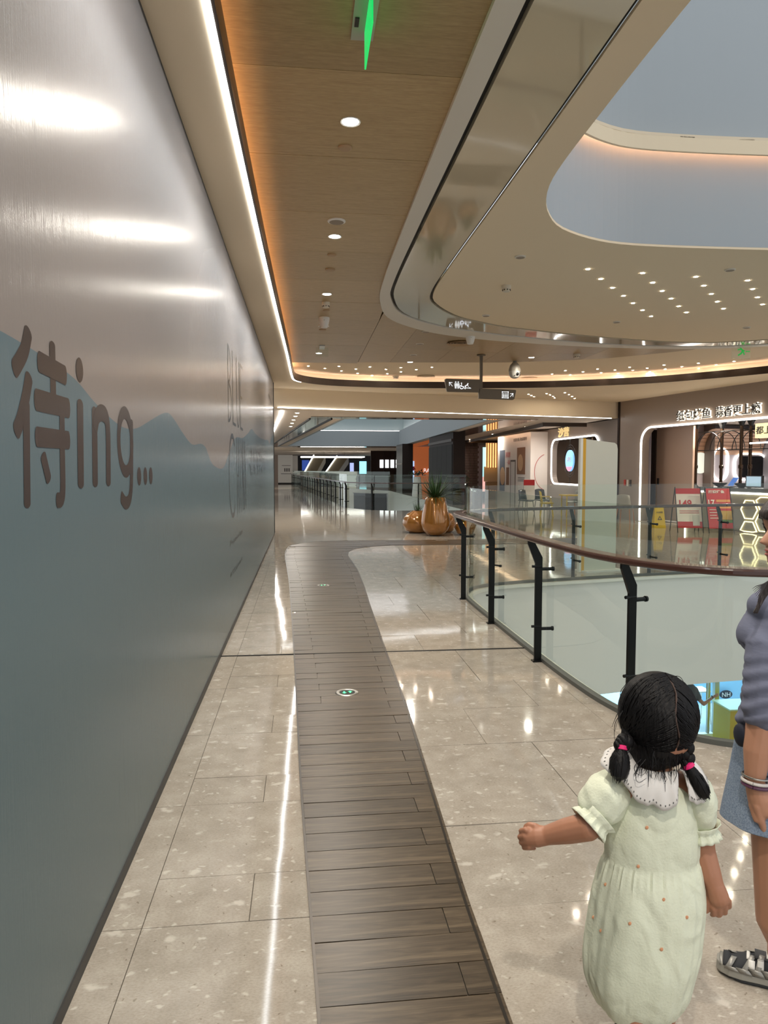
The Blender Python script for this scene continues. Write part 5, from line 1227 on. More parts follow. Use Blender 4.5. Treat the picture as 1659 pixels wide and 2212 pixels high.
sym('wheelchair_symbol', wc_)
sym('baby_change_symbol', [circ(-0.262,3.325,0.014),circ(-0.225,3.245,0.009)]+line2([(-0.27,3.308),(-0.315,3.275),(-0.315,3.225)],0.02)+line2([(-0.275,3.30),(-0.25,3.268)],0.012)+line2([(-0.295,3.24),(-0.205,3.235)],0.018))
sym('lift_symbol', line2([(0.46,3.17),(0.46,3.05),(0.585,3.045),(0.585,3.17),(0.46,3.17)],0.014)+[[(0.475+0.035*k,3.06),(0.498+0.035*k,3.06),(0.498+0.035*k,3.12),(0.475+0.035*k,3.12)] for k in range(3)]+[circ(0.4865+0.035*k,3.137,0.010) for k in range(3)])
sym('arrow_symbol', line2([(0.63,3.075),(0.68,3.13)],0.014)+line2([(0.632,3.135),(0.685,3.135),(0.685,3.08)],0.014))
# exit signs
ex = thing('exit_sign', 'green edge-lit acrylic exit sign hanging edge-on from the nearest wood ceiling', 'exit sign', (0.33,3.49,ZC)); MB().box((0.0,0.16,-0.006),(0.12,0.68,0.012)).build('ceiling_plate', mat('silver_plate', rgb(176,172,160), 0.4, 0.3), ex); MB().box((-0.038,0.34,-0.014),(0.022,0.075,0.006)).build('test_button', M_BLACKPLASTIC, ex)
MB().box((0.012,0.22,-0.11),(0.008,0.40,0.19)).build('acrylic_blade', M_GREENLIT, ex)
q = atz(694,760,ZC); e2 = thing('exit_sign', 'pale glass exit sign hanging at the far end of the walkway ceiling', 'exit sign', (q.x,q.y-0.6,ZC)); MB().box((0,0,-0.01),(0.1,0.4,0.02)).build('ceiling_plate', M_STEEL, e2); MB().box((0,0,-0.10),(0.24,0.008,0.17)).build('acrylic_blade', M_GLASS, e2)
q = aty(1600,781,12.9); e3 = thing('exit_sign', 'green lit exit sign hanging at the far right of the recessed ceiling', 'exit sign', (q.x,12.9,3.998)); MB().box((0,0,-0.01),(0.5,0.1,0.02)).build('ceiling_plate', M_TAN, e3); MB().box((0,0,-0.17),(0.38,0.008,0.28)).build('acrylic_blade', M_GLASS, e3)
sg_ = line2([(-0.02,-0.10),(0.03,-0.16),(0.0,-0.21),(-0.05,-0.24)],0.03)+line2([(0.03,-0.16),(0.06,-0.22)],0.03)+line2([(-0.06,-0.14),(0.0,-0.13),(0.06,-0.16)],0.025)+line2([(0.1,-0.17),(0.17,-0.17)],0.02)+[circ(0.0,-0.075,0.022)]
b = MB()
for p in sg_: b.add([(x,-0.006,z) for x,z in p],[tuple(t) for t in tessellate_polygon([[Vector((x,z,0)) for x,z in p]])])
me = bpy.data.meshes.new('running_figure'); me.from_pydata(b.v,[],b.f); me.materials.append(mat('soft_green_lit', rgb(60,180,80), 0.4, emit=(0.05,0.5,0.1,1), estr=0.35)); obj('running_figure', me, e3)
# floor exit lights
M_GARROW = mat('green_arrow_light', rgb(60,230,140), 0.4, emit=(0.08,0.95,0.42,1), estr=1.0)
for (px, py, lb_) in ((750,1497,'round steel floor light with two green arrows in the near wood path'),(698,1265,'round steel floor light with green arrows further along the path')):
    q = atz(px,py,0.0); t = thing('floor_exit_light', lb_, 'floor light', (q.x,q.y,0.004)); MB().lathe([(0.055,0.0015),(0.062,0.004),(0.078,0.004),(0.085,0.0)],n=32,caps=False).build('ring', M_STEEL, t, True); MB().disc((0,0,0.0018),0.058,n=28).build('lens', mat('dark_lens', rgb(24,30,28), 0.4, spec=0.15), t)
    for sx, up_ in ((-1,-1),(1,1)):
        pts = [(-0.006,-0.022),(0.006,-0.022),(0.006,0.004),(0.018,0.004),(0.0,0.026),(-0.018,0.004),(-0.006,0.004)]; b = MB(); b.add([(sx*0.021+x,up_*yv+0.004*sx,0.003) for x,yv in pts],[tuple(tq) for tq in tessellate_polygon([[Vector((x,yv,0)) for x,yv in pts]])]); o = b.build('arrow', M_GARROW, t)
        if o.data.polygons[0].normal.z < 0: o.data.flip_normals()
# ================================================================== PEOPLE
M_SKINC = mat('child_skin', rgb(168,118,92), 0.5, sub=0.08); M_SKINW = mat('adult_skin', rgb(178,130,104), 0.5, sub=0.08); M_HAIR = mat('black_hair', rgb(16,14,15), 0.5, spec=0.22); M_HAIRB = mat('dark_brown_hair', rgb(36,26,24), 0.42)
for hm in (M_HAIR, M_HAIRB):
    hn = tex(hm,'ShaderNodeTexNoise',140,'Object',(1,1,0.06),Detail=3); bump(hm,hn.outputs[0],0.5,0.006)
M_DRESS = mat('pale_green_cotton', rgb(218,222,200), 0.8)
nz = tex(M_DRESS,'ShaderNodeTexNoise',160,'Object',Detail=3); nb_ = tex(M_DRESS,'ShaderNodeTexNoise',9,'Object',(1,1,0.7),Detail=1.5,Distortion=1.2); bump(M_DRESS, mixc(M_DRESS,0.93,nz.outputs[0],nb_.outputs[0]),0.6,0.03)
M_COLLAR = mat('white_cotton', rgb(222,218,214), 0.8); M_PINK = mat('pink_band', rgb(226,30,110), 0.5)
GD = 1.93
def g(px, py, dz=0.0): return atd(px,py,GD+dz)
mm = GD/F       # metres per picture pixel at the girl
body = MB()
cap(body, g(1420,1635,0.02), 0.040, g(1414,1690,0.02), 0.046)
body.ellipsoid(g(1424,1560,0.02), (0.088,0.098,0.115), 20, 14)
chain(body, [g(1412,1725,0.03),g(1408,1800,0.03),g(1404,1880,0.03),g(1400,1965,0.03)], [0.068,0.074,0.078,0.085])
chain(body, [g(1350,1702,0.03),g(1412,1700,0.03),g(1480,1700,0.03)], [0.042,0.05,0.042])
# outstretched arm with its fist
chain(body, [g(1345,1705,0.02),g(1300,1752,0.0),g(1268,1786,-0.01),g(1225,1795,0.02),g(1180,1805,0.05)], [0.040,0.037,0.037,0.034,0.0255])
chain(body, [g(1180,1805,0.05),g(1160,1806,0.06),g(1146,1807,0.065)], [0.026,0.030,0.027])
for (kx, ky, r) in ((1136,1793,0.0084),(1133,1806,0.0084),(1136,1818,0.008),(1142,1829,0.0074)):
    chain(body, [g(1158,ky*0.6+1806*0.4,0.06),g(kx,ky,0.055),g(kx-10,ky+2,0.07),g(kx-4,ky+3,0.09),g(kx+12,ky+3,0.092)], [0.010,r,r*0.95,r*0.9,r*0.8])
chain(body, [g(1170,1795,0.055),g(1156,1785,0.06),g(1143,1782,0.07),g(1136,1785,0.078)], [0.012,0.0095,0.0085,0.0072])
# lowered arm
chain(body, [g(1490,1705,0.02),g(1508,1770,0.03),g(1517,1835,0.03),g(1534,1890,0.01),g(1545,1918,0.0)], [0.040,0.037,0.034,0.030,0.0245])
chain(body, [g(1545,1918,0.0),g(1551,1937,0.0)], [0.026,0.029])
for (x0, x1, y1, r) in ((1562,1574,1950,0.0080),(1557,1565,1963,0.0083),(1550,1553,1968,0.0083),(1543,1541,1967,0.0076)):
    chain(body, [g(x0-3,1938,0.0),g(x1,y1-4,-0.004),g(x1+1,y1+8,0.008),g(x1-3,y1+9,0.026)], [0.010,r,r*0.92,r*0.82])
chain(body, [g(1538,1928,0.005),g(1528,1948,0.006),g(1525,1968,0.012)], [0.0125,0.0092,0.0076])
# legs and feet
def floorpt(p, z): return Vector((p.x,p.y,z))
for (hx, kx, ax, dz) in ((1376,1372,1372,-0.02),(1432,1428,1430,0.10)):
    an = floorpt(g(ax,2280,dz),0.06)
    chain(body, [g(hx,1970,0.03),g(kx,2110,dz*0.5),g(kx,2190,dz),an], [0.06,0.045,0.041,0.028])
    toe = an+Vector((0.02,0.10,-0.035)); chain(body, [an,an+Vector((0,-0.01,-0.03)),toe], [0.028,0.028,0.022])
girl = obj('person', bake_mesh(body,'person',0.0030,3)); girl.data.materials.append(M_SKINC)
tag(girl, 'small child with two black braids and a pale green dress, seen from behind', 'person')
# dress: bodice and gathered skirt
lev = [(1672,1414,40,0.6),(1688,1413,70,0.62),(1710,1412,88,0.66),(1745,1410,97,0.68),(1790,1408,101,0.68),(1835,1408,101,0.68),(1848,1407,100,0.68),(1858,1406,103,0.68),(1885,1404,110,0.72),(1930,1401,118,0.76),(1990,1394,120,0.78),(2050,1386,120,0.8),(2100,1379,114,0.8),(2140,1380,103,0.8),(2166,1378,88,0.8),(2176,1378,80,0.8),(2172,1378,74,0.8)]
rows_ = []; NA = 120
rp = [(random.randint(5,9),random.uniform(0,6.28),random.uniform(0.5,1)) for _ in range(3)]+[(random.randint(14,24),random.uniform(0,6.28),random.uniform(0.3,0.7)) for _ in range(4)]
def dense(lv, k=4):
    P = smoothline([(a,b,c) for a,b,c,d in lv], k); Q = smoothline([(a,d,0) for a,b,c,d in lv], k); return [(p.x,p.y,p.z,q.y) for p, q in zip(P,Q)]
for (py, px, hw, dr) in dense(lev):
    c = g(px,py,0.03); ring_ = []
    amp = 0.0022 if py < 1845 else min(0.0055, 0.0035+(py-1845)*0.00002)
    if 1840 < py < 1856: amp = 0.002
    for k in range(NA):
        a = 2*PI*k/NA; s = sum(w_*math.sin(f_*a+ph+(py-1845)*0.004) for f_, ph, w_ in rp)
        fine = 0.0022*math.sin(46*a+1.7*math.sin(3*a))*max(0,1-abs(py-1870)/55.0) if py > 1846 else 0
        r = 1.0; off = amp*s*0.55+fine
        ex_, ey_ = math.cos(a), math.sin(a)
        ring_.append(c+RT*(ex_*(hw*mm+off))+Vector((FW.x,FW.y,0)).normalized()*(ey_*(hw*mm*dr+off)))
    rows_.append(ring_)
d_ = MB(); d_.grid(rows_, True); dress = d_.build('dress', M_DRESS, girl, True); dress['label'] = 'pale green gathered cotton dress'
def wrinkle(me, amp, fx):
    for v in me.vertices:
        c = v.co; s = math.sin(c.x*fx+c.z*fx*0.7)*math.sin(c.z*fx*0.6-c.y*fx*0.8+1.3)+0.6*math.sin((c.x-c.z)*fx*1.9+0.7); v.co = c+v.normal*amp*s
def puff(name, c, r, R, cuff_c, cuff_dir, cuff_r):
    b = MB(); b.ellipsoid(c,r,40,26,R); me = b.mesh(name); me.materials.append(M_DRESS)
    wrinkle(me,0.0028,75); shade(me,80); o = obj(name, me, dress)
    d = cuff_dir.normalized(); u = d.orthogonal().normalized(); v = d.cross(u); rings = []
    for t, rr_ in ((-0.018,1.25),(-0.004,1.0),(0.004,0.98),(0.014,1.12),(0.022,1.2)):
        rings.append([cuff_c+d*t+(u*math.cos(2*PI*k/60)+v*math.sin(2*PI*k/60))*(cuff_r*rr_+0.003*math.sin(14*2*PI*k/60)*(1 if t > 0 else 0.4)) for k in range(60)])
    b = MB(); b.grid(rings,True); o2 = b.build('cuff', M_DRESS, dress, True); s = o2.modifiers.new('s','SOLIDIFY'); s.thickness = 0.002
R1 = Matrix((RT,Vector((FW.x,FW.y,0)).normalized(),Vector((0,0,1)))).transposed() @ Matrix.Rotation(0.55,3,'Y')
puff('sleeve', g(1305,1726,0.01), (0.062,0.064,0.078), R1, g(1282,1770,-0.003), g(1264,1788,-0.01)-g(1300,1752,0.0), 0.047)
R2 = Matrix((RT,Vector((FW.x,FW.y,0)).normalized(),Vector((0,0,1)))).transposed() @ Matrix.Rotation(-0.18,3,'Y')
puff('sleeve', g(1506,1728,0.02), (0.048,0.06,0.088), R2, g(1511,1790,0.03), g(1517,1835,0.03)-g(1508,1770,0.03), 0.045)
# scalloped collar with eyelets
FH = Vector((FW.x,FW.y,0)).normalized()
def collar_flap(outer, inner, nm):
    O = resample(smoothline([g(*p) for p in outer], 6), 70); I = resample(smoothline([g(*p) for p in inner], 6), 70); R_ = []
    for j in range(11):
        t = j/10; row = []
        for k in range(70):
            p = I[k].lerp(O[k], t*(1+0.035*(abs(math.sin(k*PI/7.0))-0.6)*(t**3))); row.append(p+Vector((0,0,0.014*math.sin(PI*t)))-FH*(0.012*math.sin(PI*t)+0.0015*math.sin(k*0.9)*t))
        R_.append(row)
    b = MB(); b.grid(R_); o = b.build(nm, M_COLLAR, girl, True); sd = o.modifiers.new('s','SOLIDIFY'); sd.thickness = 0.003
    e = MB()
    for k in range(2,68,2):
        p = R_[9][k]; n_ = (R_[10][k]-R_[8][k]).normalized(); s_ = (R_[9][min(k+1,69)]-R_[9][k-1]).normalized(); nn = s_.cross(n_).normalized()
        if nn.dot(FH) > 0: nn = -nn
        e.add([p+nn*0.0034+(s_*math.cos(q_)+n_*math.sin(q_)*1.4)*0.0020 for q_ in [2*PI*i/8 for i in range(8)]],[tuple(range(8))])
    e2 = e.build('eyelets', mat('eyelet_shadow', rgb(104,102,100), 0.9), o); e2['kind'] = 'stuff'
    return o
c1_ = collar_flap([(1352,1618,0.04),(1322,1615,0.03),(1304,1630,0.01),(1299,1652,-0.015),(1314,1668,-0.032),(1336,1680,-0.046),(1357,1704,-0.056),(1374,1728,-0.062),(1396,1740,-0.066),(1408,1735,-0.067),(1424,1748,-0.069),(1446,1748,-0.069),(1460,1738,-0.068),(1463,1702,-0.06),(1460,1676,-0.05)],
    [(1392,1632,0.035),(1384,1636,0.02),(1377,1642,0.005),(1374,1650,-0.01),(1380,1658,-0.022),(1395,1664,-0.032),(1415,1668,-0.038),(1435,1669,-0.04),(1448,1668,-0.04),(1456,1666,-0.038)], 'collar')
c1_['label'] = 'white scalloped eyelet collar'
collar_flap([(1480,1678,-0.045),(1486,1705,-0.055),(1490,1728,-0.06),(1506,1737,-0.058),(1522,1732,-0.05),(1532,1714,-0.036),(1530,1690,-0.018),(1516,1662,0.005),(1496,1642,0.03)],
    [(1464,1664,-0.034),(1467,1661,-0.03),(1470,1657,-0.022),(1472,1652,-0.012),(1472,1647,0.0),(1469,1640,0.015),(1464,1634,0.03)], 'collar')
# little embroidered motifs
M_MOTIF = mat('orange_thread', rgb(208,150,112), 0.8)
for (px, py) in ((1395,1784),(1378,1870),(1310,1905),(1438,1938),(1363,1990),(1296,2012),(1485,1988),(1430,2050),(1283,1980),(1292,1716)):
    best = None
    for row in rows_:
        for p in row:
            v = p-CAMP; w_ = v.dot(FW); x_ = CX+F*v.dot(RT)/w_; y_ = CY-F*v.dot(UP)/w_; d2 = (x_-px)**2+(y_-py)**2
            if w_ < GD+0.04 and (best is None or d2 < best[0]): best = (d2,p)
    if best[0] < 200: MB().ellipsoid(best[1]-FH*0.0005,(0.005,0.002,0.005),8,6).build('motif', M_MOTIF, dress)
# hair
hc = g(1420,1543,0.02); HR = Vector((0.104,0.108,0.117)); hb = MB(); hb.ellipsoid(hc,HR,24,16); hb.ellipsoid(g(1418,1598,0.02),(0.090,0.085,0.075),20,14); hb.ellipsoid(g(1412,1632,0.0),(0.060,0.045,0.04),16,10)
chain(hb,[g(1362,1585,0.0),g(1353,1606,-0.015)],[0.026,0.018]); chain(hb,[g(1476,1590,0.0),g(1481,1610,-0.01)],[0.026,0.018])
hair = obj('hair', bake_mesh(hb,'hair',0.005,6), girl); hair.data.materials.append(M_HAIR); hair['label'] = 'black hair parted down the back into two braids'
def dirv(x, up, back): return (RT*x+Vector((0,0,up))-FH*back).normalized()
def onhair(d, k=1.012):
    l = Vector((d.dot(RT)/HR.x, d.dot(FH)/HR.y, d.z/HR.z)).length; return hc+d*(k/l)
sb_ = MB(); rs_ = random.Random(5)
for i in range(260):
    side = -1 if i % 2 else 1; u = rs_.uniform(0.0,1.0); el = math.radians(88-135*u); px_ = 0.11+0.03*math.sin(u*9)
    d0 = dirv(px_+side*0.02,math.sin(el),math.cos(el)); d1 = dirv(side*(0.80+rs_.uniform(-.12,.08)),-0.55+rs_.uniform(-.18,.16),0.25+rs_.uniform(-.3,.35)); pts = []
    for k in range(9): t = k/8; d = d0.slerp(d1,t); pts.append(onhair(d,1.004+0.012*rs_.random()*math.sin(PI*t)))
    sb_.tube(pts,0.0022,4,False,[0.0022]*8+[0.0012])
for i in range(34):
    x = rs_.uniform(1375,1470); pts = [g(x+rs_.uniform(-6,6),1620+rs_.uniform(-6,6),-0.055)]
    for k in range(1,6): pts.append(pts[-1]+RT*rs_.gauss(-0.001,0.004)+Vector((0,0,-0.011-0.006*rs_.random()))-FH*rs_.gauss(0.003,0.003))
    sb_.tube(pts,0.0013,4,False,[0.0016,0.0015,0.0013,0.001,0.0007,0.0004])
for (x0, y0, pts_) in ((1356,1475,[(1343,1500),(1338,1540),(1328,1580)]),(1352,1478,[(1340,1497),(1344,1530)]),(1340,1530,[(1330,1550),(1322,1570)]),(1342,1540,[(1329,1562),(1327,1590),(1330,1605)]),(1345,1535,[(1336,1555),(1340,1575)]),(1450,1462,[(1468,1462),(1480,1480)]),(1352,1472,[(1362,1462),(1375,1458)]),(1385,1640,[(1370,1660),(1385,1675),(1400,1660)]),(1395,1640,[(1375,1668),(1378,1690),(1395,1682)]),(1400,1640,[(1402,1670),(1400,1700)]),(1432,1645,[(1436,1680),(1437,1710)]),(1458,1645,[(1462,1670),(1455,1690)]),(1363,1615,[(1352,1640),(1362,1655)])):
    P = smoothline([g(x0,y0,-0.06)]+[g(a,b_,-0.075) for a,b_ in pts_],4); sb_.tube(P,0.001,4,False,[0.0013*(1-0.7*i/len(P)) for i in range(len(P))])
o = sb_.build('hair_strands', M_HAIR, hair, True); o['kind'] = 'stuff'
pb_ = [onhair(dirv(0.11+0.05*math.sin(u*9),math.sin(math.radians(66-95*u)),math.cos(math.radians(70-105*u))),1.008) for u in [k/14 for k in range(15)]]
MB().tube(pb_,0.002,6,True,[0.0008+0.0022*abs(math.sin(k*1.3)) for k in range(15)]).build('parting', mat('scalp_skin', rgb(70,52,44), 0.6), hair, True)
def braid(root, tie, tail, wd, tw=0.021):
    b = MB(); n = 5
    for k in range(n):
        t = k/(n-1); c = root.lerp(tie,t); off = RT*(0.006*(1 if k%2 else -1)); b.ellipsoid(c+off,(wd*(1-0.3*t),wd*(1-0.3*t),wd*1.1),12,8,Matrix.Rotation(0.5*(1 if k%2 else -1),3,'Y'))
    o = b.build('braid', M_HAIR, hair, True)
    d = (tail-tie).normalized(); R = d.to_track_quat('Z','Y').to_matrix(); MB().lathe([(0.011,-0.008),(0.0165,-0.005),(0.0165,0.005),(0.011,0.008)],n=18,M=R,c=tie).build('hair_tie', M_PINK, o, True)
    tl = MB(); L_ = (tail-tie).length; tl.tube([tie,tie.lerp(tail,0.25),tie.lerp(tail,0.6),tie.lerp(tail,0.9),tail],0.015,12,True,[0.011,tw*0.83,tw,tw*0.75,0.006])
    for i in range(60):
        a = rs_.uniform(0,6.28); r = rs_.uniform(0.2,1)*tw; u = d.orthogonal().normalized(); v = d.cross(u); off = (u*math.cos(a)+v*math.sin(a))*r
        tl.tube([tie+off*0.4,tie.lerp(tail,0.4)+off*1.0,tie.lerp(tail,0.75)+off*1.0,tie.lerp(tail,rs_.uniform(0.88,1.1))+off*rs_.uniform(0.2,0.9)],0.001,4,False,[0.0016,0.0016,0.0013,0.0005])
    tl.build('braid_end', M_HAIR, o, True)
braid(g(1352,1600,-0.03),g(1342,1614,-0.035),g(1336,1686,-0.06),0.0185,0.027)
braid(g(1480,1605,-0.03),g(1486,1653,-0.04),g(1526,1724,-0.055),0.0175)

# ---- woman at the right edge
WD = 2.12
def wpt(px, py, dz=0.0): return atd(px,py,WD+dz)
wb = MB(); HF = -RT; HS = -FH; HC = wpt(1713,1224,0.03)      # chin level on the head axis; she looks to the left
HZ = [0.0,0.012,0.03,0.045,0.06,0.072,0.09,0.108,0.122,0.14,0.16,0.182,0.2,0.213]
def hval(z, vals): return float(np.interp(z, HZ, vals))
AFR = [0.052,0.072,0.076,0.077,0.078,0.080,0.079,0.077,0.083,0.086,0.083,0.070,0.048,0.012]
ABK = [0.010,0.026,0.044,0.056,0.066,0.074,0.084,0.092,0.097,0.099,0.096,0.082,0.056,0.014]
AWD = [0.022,0.040,0.052,0.058,0.062,0.066,0.070,0.073,0.075,0.075,0.072,0.060,0.040,0.010]
def gauss(x, c, s_): return math.exp(-((x-c)/s_)**2)
def head_r(z, ph, detail=True):
    a_ = hval(z,AFR) if math.cos(ph) > 0 else hval(z,ABK); w_ = hval(z,AWD); c_, s_ = math.cos(ph), math.sin(ph)
    r = 1/math.sqrt((c_/a_)**2+(s_/w_)**2)
    if detail:
        ns = max(0,min(1,(0.112-z)/0.038)) if z > 0.072 else max(0,1-(0.072-z)/0.010)
        r += 0.025*ns*gauss(ph,0,0.15)+0.007*gauss(z,0.049,0.005)*gauss(ph,0,0.26)+0.007*gauss(z,0.037,0.005)*gauss(ph,0,0.24)-0.006*gauss(z,0.043,0.0025)*gauss(ph,0,0.3)+0.004*gauss(z,0.012,0.01)*gauss(ph,0,0.3)
        for sg in (-1,1): r += -0.009*gauss(z,0.105,0.011)*gauss(ph,sg*0.42,0.2)+0.004*gauss(z,0.083,0.014)*gauss(ph,sg*0.6,0.3)
    return r
def head_pt(z, ph, off=0.0, detail=True):
    r = head_r(z,ph,detail)+off; return HC+HF*(r*math.cos(ph))+HS*(r*math.sin(ph))+Vector((0,0,z))
zz_l = [0.0+0.213*k/70 for k in range(71)]
G_ = [[HC+Vector((0,0,-0.004))]*90]+[[head_pt(z,2*PI*k/90-PI) for k in range(90)] for z in zz_l]+[[HC+Vector((0,0,0.216))]*90]
wb.grid(G_, True)
for sg in (-1,1): wb.ellipsoid(HC+HS*(sg*0.072)-HF*0.006+Vector((0,0,0.092)),(0.016,0.010,0.030),12,8)
chain(wb,[wpt(1712,1200,0.02),wpt(1716,1275,0.03)],[0.05,0.054]); chain(wb,[wpt(1705,1350,0.03),wpt(1700,1440,0.03),wpt(1698,1560,0.03)],[0.08,0.085,0.10])
chain(wb,[wpt(1668,1320,-0.02),wpt(1656,1430,-0.05),wpt(1650,1535,-0.06),wpt(1636,1620,-0.06),wpt(1630,1688,-0.06)],[0.05,0.047,0.043,0.038,0.0265])
chain(wb,[wpt(1630,1688,-0.06),wpt(1640,1725,-0.06),wpt(1645,1745,-0.06)],[0.027,0.032,0.031])
for (x0, x1, y1, dz, r) in ((1635,1652,1798,-0.075,0.0105),(1643,1660,1806,-0.06,0.011),(1650,1668,1806,-0.045,0.011),(1655,1674,1796,-0.03,0.0095)):
    chain(wb,[wpt(x0,1742,dz),wpt(x0*0.5+x1*0.5,1772,dz),wpt(x1,y1,dz+0.008)],[0.0125,r,r*0.8])
chain(wb,[wpt(1632,1715,-0.05),wpt(1626,1740,-0.06),wpt(1634,1770,-0.07)],[0.014,0.012,0.0095])
chain(wb,[wpt(1760,1320,0.06),wpt(1775,1430,0.06),wpt(1778,1540,0.04),wpt(1776,1680,0.02),wpt(1774,1740,0.02)],[0.05,0.046,0.042,0.028,0.03])
AN = atz(1680,2128,0.0); TOE = atz(1584,2100,0.0); AX = (TOE-AN).normalized(); SIDE = Vector((-AX.y,AX.x,0))
an = Vector((AN.x,AN.y,0.085))
chain(wb,[wpt(1690,1640,0.02),wpt(1673,1780,0.0),wpt(1669,1900,-0.005),wpt(1672,1985,0.0),an+Vector((0,0,0.05)),an],[0.085,0.066,0.052,0.050,0.033,0.032])
AN2 = AN+Vector((0.17,-0.12,0)); chain(wb,[wpt(1730,1640,0.04),wpt(1745,1800,0.02),AN2+Vector((0,0,0.45)),AN2+Vector((0,0,0.085))],[0.085,0.066,0.052,0.032])
for A_ in (AN,AN2): chain(wb,[A_+Vector((0,0,0.05)),A_+AX*0.10+Vector((0,0,0.036))],[0.024,0.014])
wo = obj('person', bake_mesh(wb,'person',0.0036,1)); wo.data.materials.append(M_SKINW)
tag(wo, 'woman in grey blue top and denim skirt at the right edge beside the child', 'person')
# eyes, brows, lips
for sg in (-1,1):
    pe = head_pt(0.105,sg*0.42,-0.0075); MB().ellipsoid(pe,(0.0105,0.0105,0.0085),14,10).build('eye', mat('eye_white', rgb(224,220,214), 0.25), wo, True)
    d_e = (HF*0.95+HS*sg*0.25).normalized(); MB().ellipsoid(pe+d_e*0.0065,(0.0052,0.0052,0.0055),10,8).build('iris', mat('dark_iris', rgb(30,20,16), 0.2), wo, True)
    MB().tube([head_pt(0.125+0.003*math.sin(PI*k/6),sg*(0.22+0.08*k),0.0015) for k in range(7)],0.002,5,True,[0.0012,0.0022,0.0026,0.0026,0.0024,0.0018,0.001]).build('eyebrow', M_HAIRB, wo, True)
MB().grid([[head_pt(0.0435+0.0095*v*(1-0.55*abs(k-5)/5.0),-0.26+0.052*k,0.0012) for k in range(11)] for v in (0,0.5,1)]).build('upper_lip', mat('rose_lip', rgb(170,86,80), 0.4), wo, True); MB().grid([[head_pt(0.0425-0.0100*v*(1-((k-5)/5.0)**2*0.8),-0.24+0.048*k,0.0012) for k in range(11)] for v in (0,0.5,1)]).build('lower_lip', MATS['rose_lip'], wo, True)
wh = MB(); HG = []
for k in range(0,71):
    z = 0.213*k/70; row = []
    for j in range(90):
        ph = 2*PI*j/90-PI; zc_ = max(0.0,min(0.213,z)); line_ = 0.140-0.004*math.sin(ph*9) if abs(ph) < 0.75 else (0.140-(abs(ph)-0.75)*0.35 if abs(ph) < 1.2 else -0.1)
        inh = z > line_ and not (1.2 < abs(ph) < 1.75 and 0.066 < z < 0.118); f_ = 1 if z <= 0.213 else max(0.0,1-(z-0.213)/0.018)
        r = head_r(zc_,ph,False)*1.15+0.002 if inh else head_r(zc_,ph,False)-0.012
        if z < 0 and inh: r = head_r(0.03,ph,False)+0.02
        if z > 0.2: r = max(r,0.0)
        row.append(HC+HF*(r*math.cos(ph))+HS*(r*math.sin(ph))+Vector((0,0,z+0.016*(z/0.213)**3)))
    HG.append(row)
wh.grid([[HC+Vector((0,0,-0.002))]*90]+HG+[[HC+Vector((0,0,0.231))]*90],True); chain(wh,[HC-HF*0.075+Vector((0,0,0.06)),HC-HF*0.085+Vector((0,0,-0.05)),HC-HF*0.06+Vector((0,0,-0.17)),HC-HF*0.04+HS*0.03+Vector((0,0,-0.26))],[0.06,0.062,0.055,0.03])
h2 = obj('hair', bake_mesh(wh,'hair',0.004,6), wo); h2.data.materials.append(M_HAIRB); h2['label'] = 'dark brown hair with a fringe'; st_ = MB()
for i in range(34):
    e_ = rs_.uniform(-1,1); f_ = rs_.uniform(0.8,1.1)
    P = smoothline([wpt(1745+4*e_,1190,-0.05),wpt(1706+5*e_,1232+4*e_,-0.075),wpt(1672+5*e_,1258+4*e_,-0.088),wpt(1650+6*e_,1282+4*e_,-0.10),wpt(1640+4*e_,1303+4*f_,-0.108),wpt(1632+5*e_,1310+14*f_,-0.112)],4); st_.tube(P,0.003,5,False,[0.0042*(1-0.8*(k/len(P))**1.5) for k in range(len(P))])
for i in range(7):
    P = smoothline([wpt(1668,1250,-0.085),wpt(1648,1262+i*2,-0.10),wpt(1634+i*1.5,1266+i*3,-0.108),wpt(1625+i*2,1272+i*4,-0.112)],4); st_.tube(P,0.002,4,False,[0.0022*(1-0.8*k/len(P)) for k in range(len(P))])
o = st_.build('hair_strands', M_HAIRB, h2, True); o['kind'] = 'stuff'
M_TOP = mat('grey_blue_jersey', rgb(104,108,128), 0.85); nz = tex(M_TOP,'ShaderNodeTexNoise',14,'Object',(1,1,2.5),Detail=3,Distortion=1.0); bump(M_TOP,nz.outputs[0],0.18,0.01)
tb_ = MB(); tb_.ellipsoid(wpt(1700,1345,0.03),(0.118,0.10,0.115),24,16); tb_.ellipsoid(wpt(1640,1368,0.0),(0.058,0.07,0.07),18,12); chain(tb_,[wpt(1704,1400,0.03),wpt(1700,1480,0.03),wpt(1694,1556,0.03)],[0.118,0.118,0.125])
chain(tb_,[wpt(1676,1318,-0.01),wpt(1662,1400,-0.045),wpt(1655,1480,-0.06),wpt(1650,1535,-0.065)],[0.062,0.064,0.062,0.060]); chain(tb_,[wpt(1756,1318,0.06),wpt(1772,1430,0.06),wpt(1776,1535,0.04)],[0.06,0.058,0.056]); tb_.ellipsoid(wpt(1632,1555,0.0),(0.052,0.06,0.055),16,10)
chain(tb_,[wpt(1664,1312,-0.02),wpt(1690,1300,0.0),wpt(1714,1300,0.03),wpt(1740,1304,0.05),wpt(1766,1314,0.06)],[0.062,0.066,0.07,0.066,0.062]); me = bake_mesh(tb_,'top',0.006,5); 
for v in me.vertices:
    c = v.co; yy_ = CY-F*(c-CAMP).dot(UP)/(c-CAMP).dot(FW)
    k = 0.0032*math.sin((yy_+12*math.sin(c.x*40))*0.19)*min(1,max(0,(yy_-1390)/60)) if yy_ > 1390 else 0.003*math.sin(c.x*70+c.z*45); v.co = c+v.normal*k
tp = obj('top', me, wo); tp.data.materials.append(M_TOP); tp['label'] = 'grey blue jersey top with pushed-up sleeve'
rows2 = []
